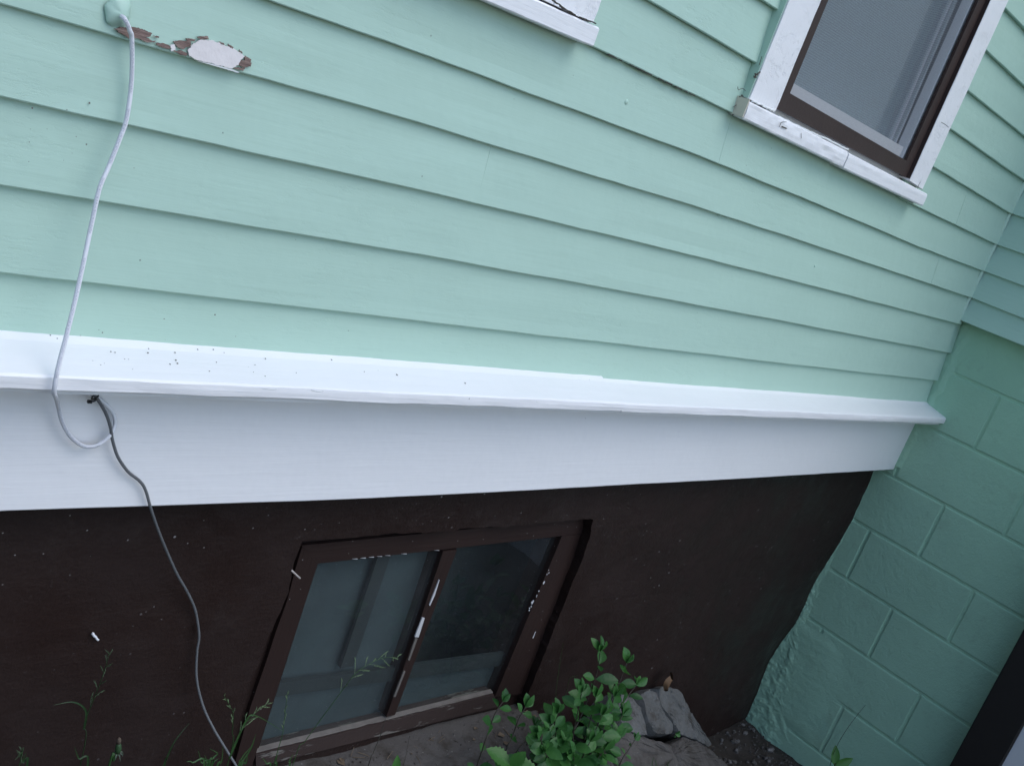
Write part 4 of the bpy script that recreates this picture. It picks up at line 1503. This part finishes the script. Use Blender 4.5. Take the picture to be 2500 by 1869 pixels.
random.seed(8)
sh = to_ground(at_y(1395, 1869, -0.14), 0.03, 0.03)
shrub = thing("leafy_shrub", sh, "bushy green shrub with rounded leaves at the foot of the brown wall", "shrub")
YS = -0.10
stems = [[(1465, 1590, -.09), (1456, 1646, -.095), (1420, 1743, -.11), (1392, 1800, -.12)],
         [(1530, 1618, -.07), (1508, 1675, -.08), (1478, 1736, -.10), (1420, 1830, -.12)],
         [(1553, 1672, -.08), (1527, 1706, -.09), (1490, 1765, -.11), (1430, 1850, -.13)],
         [(1362, 1740, -.12), (1356, 1765, -.12), (1352, 1810, -.13), (1372, 1860, -.14)],
         [(1420, 1690, -.13), (1412, 1730, -.13), (1400, 1790, -.14), (1395, 1850, -.14)],
         [(1470, 1745, -.15), (1450, 1790, -.15), (1425, 1840, -.15)],
         [(1520, 1745, -.12), (1500, 1780, -.13), (1455, 1850, -.14)],
         [(1440, 1810, -.17), (1425, 1840, -.17), (1410, 1875, -.16)],
         [(1375, 1815, -.17), (1378, 1850, -.17), (1390, 1885, -.16)],
         [(1475, 1830, -.16), (1450, 1865, -.16), (1430, 1895, -.15)],
         [(1400, 1845, -.19), (1402, 1870, -.18), (1400, 1900, -.17)],
         [(1340, 1790, -.15), (1350, 1830, -.15), (1372, 1880, -.15)], [(1500, 1700, -.12), (1480, 1760, -.13), (1440, 1840, -.14)],
         [(1330, 1835, -.18), (1345, 1865, -.18), (1370, 1900, -.17)], [(1455, 1700, -.12), (1440, 1760, -.13), (1410, 1850, -.14)],
         [(1318, 1800, -.17), (1335, 1840, -.17), (1365, 1890, -.17)], [(1500, 1800, -.15), (1470, 1840, -.15), (1430, 1890, -.15)], [(1350, 1765, -.13), (1360, 1800, -.14), (1385, 1860, -.14)]]
for st in stems:
    pts = [at_y(*p) for p in st]
    pts.append(sh + Vector((random.uniform(-.03, .03), random.uniform(-.02, .02), 0)))
    stem_leaves(shrub, pts[::-1], 0.031, 1.12, 0.24, 4)


def sprout(path, label, scale=0.85, dx=0.0):
    pts = [at_y(*p) for p in path]
    b = to_ground(pts[-1], -0.01 + dx, -0.02)
    if b.z > pts[-1].z - 0.01: b.z = pts[-1].z - 0.03
    r = thing("leafy_sprout", b, label, "plant", "young sprouts beside the shrub")
    stem_leaves(r, [b] + pts[::-1], 0.036, scale, 0.45)


sprout([(1227, 1712, -.06), (1208, 1742, -.065), (1193, 1785, -.07), (1180, 1822, -.08)], "leftmost upright sprout with small rounded leaves right of the cellar window's corner")
sprout([(1283, 1725, -.07), (1266, 1755, -.075), (1250, 1800, -.085), (1234, 1835, -.095)], "second upright sprout from the left, between the leftmost sprout and the shrub")
sprout([(1305, 1772, -.09), (1290, 1800, -.10), (1255, 1848, -.11)], "short low sprout leaning right, tucked against the shrub's left side", 0.8)
sprout([(1550, 1805, -.14), (1534, 1830, -.15), (1512, 1868, -.16)], "small sprout growing in front of the flat concrete slab, right of the shrub", 0.8)

# rock seedling
b = at_y(1648, 1790, -0.055)
r = thing("seedling", b, "tiny green seedling growing in the crack of the leaning concrete slab", "plant")
mb = MB(); mb.tube([b + Vector((0, 0.01, -0.02)), b], 0.0012, 5); mb.build("stem", M['stem'], r)
for k in range(5):
    an = k * 1.3
    put_leaf(LEAVES[2], "leaf", r, b, (math.cos(an), -0.5, 0.4 + 0.5 * math.sin(an)), (0, -1, 0.4), 0.45)

# broad serrated weed at the bottom edge
BIG = leaf_mesh("serrated_leaf", 0.085, 0.055, M['weed'], 0.22, 0.15, 0.11, 0.95, 15)
b0 = at_y(1245, 1866, -0.19)
bb = to_ground(b0, 0, -0.01)
weed = thing("broadleaf_weed", bb, "bright green weed with toothed broad leaves at the bottom edge below the sprouts", "weed")
mb = MB(); mb.tube([bb, b0.lerp(bb, .5), b0], 0.003, 6, 0.002); mb.build("stem", M['grass'], weed)
rgt = Vector((RGT.x, RGT.y, 0)).normalized()
for d, s in ((-rgt * 1.0 + Vector((0, 0, 0.45)), 0.75), (rgt * 1.0 + Vector((0, 0, 0.05)), 0.85), (rgt * 0.2 + Vector((0.1, -0.2, 0.8)), 0.55), (Vector((-0.3, -0.8, -0.1)), 0.8), (Vector((0.5, -0.8, 0.1)), 0.8)):
    put_leaf(BIG, "leaf", weed, b0, d, Vector((0, -0.55, 0.85)), s)

DOCK = leaf_mesh("dock_leaf", 0.075, 0.034, M['weed'], 0.3, 0.12, 0, 0.9, 9)
b0 = at_y(962, 1888, -0.13); bb = Vector((b0.x, b0.y, ground_h(b0.x, b0.y)))
dock = thing("dock_weed", bb, "single smooth oval leaf poking up at the bottom edge below the cellar window", "weed")
mb = MB(); mb.tube([bb, b0.lerp(bb, .5), b0], 0.0022, 6, 0.0016); mb.build("stem", M['grass'], dock)
put_leaf(DOCK, "leaf", dock, b0, Vector((-0.05, 0.1, 1)), Vector((-0.4, -1, 0.25)), 0.55)

b0 = at_x(2040, 1862, 3.40); bb = to_ground(b0, 0, 0)
wr = thing("dock_weed", bb, "dark green weed with two oval leaves in front of the block wall", "weed")
mb = MB(); mb.tube([bb, b0], 0.0022, 6, 0.0016); mb.build("stem", M['stem'], wr)
put_leaf(DOCK, "leaf", wr, b0 + Vector((0, 0, -.01)), RGT * 0.1 - DWN, -FWD, 0.9)
put_leaf(DOCK, "leaf", wr, b0 + Vector((0, 0, -.012)), RGT - DWN * 0.35, -FWD, 0.95)
put_leaf(DOCK, "leaf", wr, b0 + Vector((0, 0, -.02)), Vector((-0.2, -1, 0.15)), Vector((0, 0, 1)), 0.8)


# grasses
def blade(pts, w0, mat, name, root):
    P = spline(pts, 6)
    vs, fs = [], []
    n = len(P)
    for i, p in enumerate(P):
        t = (P[min(i + 1, n - 1)] - P[max(i - 1, 0)]).normalized()
        a = t.cross((CAM - p).normalized()).normalized()
        a = (a + Vector((0.2, 0.3, 0))).normalized()
        wv = w0 * (1 - (i / (n - 1)) ** 2) + 0.0002
        mid = t.cross(a) * wv * 0.4
        vs += [p - a * wv, p + mid, p + a * wv]
    for i in range(n - 1):
        for j in range(2):
            a = i * 3 + j
            fs.append((a, a + 1, a + 4, a + 3))
    return build(name, vs, fs, mat, root, smooth=True, fix=False)


def seed_head(P, root, n, length, rr=0.0008, spread=0.5, droop=0.3, mat='seed'):
    """little spikelets on short branches along the last part of the stalk"""
    mb = MB()
    N = len(P)
    for k in range(n):
        t = k / max(1, n - 1)
        i = min(N - 2, int(lerp(N * 0.45, N - 1, t)))
        d = (P[i + 1] - P[i]).normalized()
        side = d.orthogonal().normalized()
        side.rotate(Matrix.Rotation(k * 2.4 + 0.6, 3, d))
        L = length * (1 - 0.65 * t) * random.uniform(0.6, 1.1)
        e = P[i] + (d * 0.75 + side * spread + Vector((0, 0, -droop * 0.3))).normalized() * L
        br = [P[i], P[i].lerp(e, 0.5) + Vector((0, 0, 0.002)), e]
        mb.tube(spline(br, 3), 0.00035, 4)
        m_ = max(2, int(L / 0.006))
        for q in range(m_):
            c = P[i].lerp(e, 0.35 + 0.65 * q / m_)
            v = (e - P[i]).normalized()
            s = Vector((random.uniform(-1, 1), random.uniform(-1, 1), random.uniform(-.5, .5))) * 0.0018
            mb.tube([c, c + v * 0.0026 + s * 0.6, c + v * 0.0060 + s], rr, 5, 0.0002)
    return mb.build("seed_head", M[mat], root)


def stalk(path, label, seeds=0, length=0.03, blades=(), cat="grass", name="grass_stalk", w0=0.0008, mat='grass', spread=0.5, group="wild grass stalks by the wall"):
    pts = [at_y(*p) for p in path]
    g = Vector((pts[-1].x - 0.005, pts[-1].y - 0.02, ground_h(pts[-1].x, pts[-1].y - 0.02) - 0.005))
    if g.z > pts[-1].z - 0.005: g.z = pts[-1].z - 0.01
    r = thing(name, g, label, cat, group)
    P = spline([g] + pts[::-1], 8)
    mb = MB(); mb.tube(P, w0, 5, w0 * 0.5); mb.build("stem", M[mat], r, smooth=True)
    if seeds: seed_head(P, r, seeds, length, spread=spread, mat='seed_dim' if mat == 'grass_dim' else 'seed')
    for bl in blades:
        blade([at_y(*p) for p in bl], 0.0015, M[mat if mat != 'stem' else 'grass'], "blade", r)
    return r


random.seed(14)
WY = at_x(2030, 1860, 3.42).y
stalk([(972, 1606, -.10), (940, 1604, -.10), (905, 1618, -.10), (866, 1645, -.10), (824, 1700, -.09), (747, 1805, -.08), (720, 1850, -.08)],
      "tall grass stalk arching right with a pale seed head before the cellar window glass", 14, 0.040, spread=0.75)
stalk([(702, 1690, -.08), (697, 1730, -.08), (692, 1775, -.08), (680, 1825, -.08)], "short straight grass spike before the left part of the cellar window", 8, 0.018, spread=0.15)
stalk([(655, 1716, -.09), (625, 1738, -.09), (598, 1768, -.09), (580, 1806, -.09), (560, 1850, -.09)], "bright green grass head leaning right at the cellar window's lower left corner", 12, 0.030,
      [[(560, 1850, -.09), (600, 1760, -.09), (625, 1746, -.09), (692, 1784, -.085)], [(575, 1880, -.1), (610, 1830, -.1), (625, 1790, -.1)]], spread=0.4)
stalk([(546, 1695, -.09), (560, 1720, -.09), (569, 1740, -.09), (567, 1785, -.09), (560, 1850, -.09)], "thin grass head leaning left just left of the cellar window's lower corner", 8, 0.022, spread=0.3)
stalk([(266, 1592, -.06), (260, 1620, -.06), (245, 1665, -.06), (225, 1715, -.06), (205, 1770, -.06), (200, 1850, -.07)],
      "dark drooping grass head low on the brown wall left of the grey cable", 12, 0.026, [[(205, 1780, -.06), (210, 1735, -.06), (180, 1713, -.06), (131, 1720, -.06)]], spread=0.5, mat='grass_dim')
stalk([(1375, 1568, -.04), (1368, 1610, -.04), (1358, 1680, -.05), (1352, 1740, -.06)], "fine bare grass stem standing behind the shrub's left side", 0, w0=0.0007)
stalk([(1410, 1648, -.05), (1392, 1655, -.05), (1382, 1690, -.05), (1372, 1730, -.06)], "short bent grass stem arching right behind the shrub", 0, w0=0.0007)
stalk([(2113, 1720, WY), (2090, 1748, WY), (2060, 1790, WY), (2036, 1835, WY), (2026, 1869, WY)], "long thin brownish stem leaning right before the block wall", 0, w0=0.0012, mat='stem')
stalk([(941, 1752, -.08), (930, 1790, -.09), (912, 1835, -.10), (898, 1872, -.11)], "dark bare grass stem rising to the foot of the cellar window mullion", 0, w0=0.0013, mat='stem')
stalk([(1000, 1795, -.09), (993, 1830, -.09), (985, 1865, -.10)], "thin short dark stem beside the oval leaf below the cellar window", 0, w0=0.0008, mat='stem')
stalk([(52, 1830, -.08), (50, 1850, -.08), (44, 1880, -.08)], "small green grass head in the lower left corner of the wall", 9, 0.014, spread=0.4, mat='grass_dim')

# tufts of blades
for label, blades in (
    ("single curved grass blade leaning right, left of the grey cable's foot", [[(395, 1885, -.09), (405, 1855, -.09), (427, 1808, -.09), (462, 1764, -.085)]]),
    ("leafy grass tuft at the grey cable's foot", [[(500, 1890, -.12), (492, 1860, -.12), (484, 1830, -.12)], [(505, 1890, -.12), (505, 1860, -.12), (500, 1842, -.12)], [(510, 1890, -.12), (520, 1862, -.12), (533, 1850, -.12)],
                                                    [(500, 1892, -.12), (520, 1850, -.11), (531, 1838, -.11), (512, 1826, -.11)], [(520, 1895, -.12), (540, 1860, -.12), (545, 1820, -.12)], [(495, 1890, -.13), (470, 1860, -.13), (455, 1858, -.13)],
                                                    [(575, 1890, -.10), (590, 1850, -.10), (612, 1822, -.10)], [(580, 1890, -.10), (600, 1862, -.10), (605, 1835, -.10)]]),
    ("sparse grass blades on the footing left of the oval leaf", [[(668, 1890, -.10), (672, 1860, -.10), (680, 1835, -.10)], [(700, 1890, -.10), (706, 1858, -.10), (716, 1840, -.10)], [(655, 1892, -.10), (650, 1862, -.10), (640, 1848, -.10)]]),
    ("low green grass blades before the flat concrete slab", [[(1590, 1885, -.18), (1592, 1862, -.18), (1596, 1846, -.18)], [(1600, 1885, -.18), (1602, 1866, -.18), (1598, 1850, -.18)], [(1628, 1885, -.18), (1630, 1868, -.18), (1634, 1856, -.18)]]),
    ("dark grass blade curling in the lower left behind the withered dandelion", [[(210, 1890, -.08), (192, 1850, -.08), (182, 1822, -.08)], [(60, 1895, -.08), (56, 1860, -.08), (64, 1835, -.08)]]),
):
    f = at_y(*blades[0][0]); g = Vector((f.x, f.y, ground_h(f.x, f.y)))
    r = thing("grass_tuft", g, label, "grass", "loose grass blades by the wall")
    for bl in blades:
        pts = [at_y(*p) for p in bl]
        pts = [Vector((pts[0].x, pts[0].y, min(pts[0].z - 0.01, ground_h(pts[0].x, pts[0].y))))] + pts
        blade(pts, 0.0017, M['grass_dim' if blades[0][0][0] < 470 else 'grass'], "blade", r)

# withered dandelion
YD = -0.12
h0, h1 = at_y(288, 1836, YD), at_y(291, 1800, YD)
foot = at_y(262, 1880, YD); g = Vector((foot.x, foot.y, ground_h(foot.x, foot.y)))
dd = thing("dandelion", g, "withered closed dandelion head with pale bracts at the lower left", "flower")
mb = MB(); mb.tube(spline([g, foot, at_y(277, 1856, YD), h0], 6), 0.0017, 6); mb.build("stem", M['grass'], dd, smooth=True)
axd = (h1 - h0).normalized(); s1 = axd.orthogonal().normalized(); s2 = axd.cross(s1)
Ld = (h1 - h0).length


def ringd(t, r): return [h0 + axd * Ld * t + (s1 * math.cos(a) + s2 * math.sin(a)) * r for a in [2 * math.pi * i / 9 for i in range(9)]]


mb = MB(); mb.rings([ringd(-.02, .0024), ringd(.12, .0046), ringd(.3, .0050), ringd(.5, .0042), ringd(.62, .0032)]); mb.build("flower_bud", M['bud'], dd, smooth=True)
mb = MB(); mb.rings([ringd(.60, .0028), ringd(.78, .0034), ringd(.92, .0030), ringd(1.0, .0014)]); mb.build("flower_tuft", M['tuft'], dd, smooth=True)
for k in range(8):
    a = k * 0.785
    o_ = s1 * math.cos(a) + s2 * math.sin(a)
    blade([h0 + o_ * 0.004, h0 + o_ * 0.007 - axd * 0.002, h0 + o_ * (0.0075 + 0.0015 * (k % 3)) - axd * (0.006 + 0.003 * (k % 2))], 0.0010, M['bract'], "bract", dd)
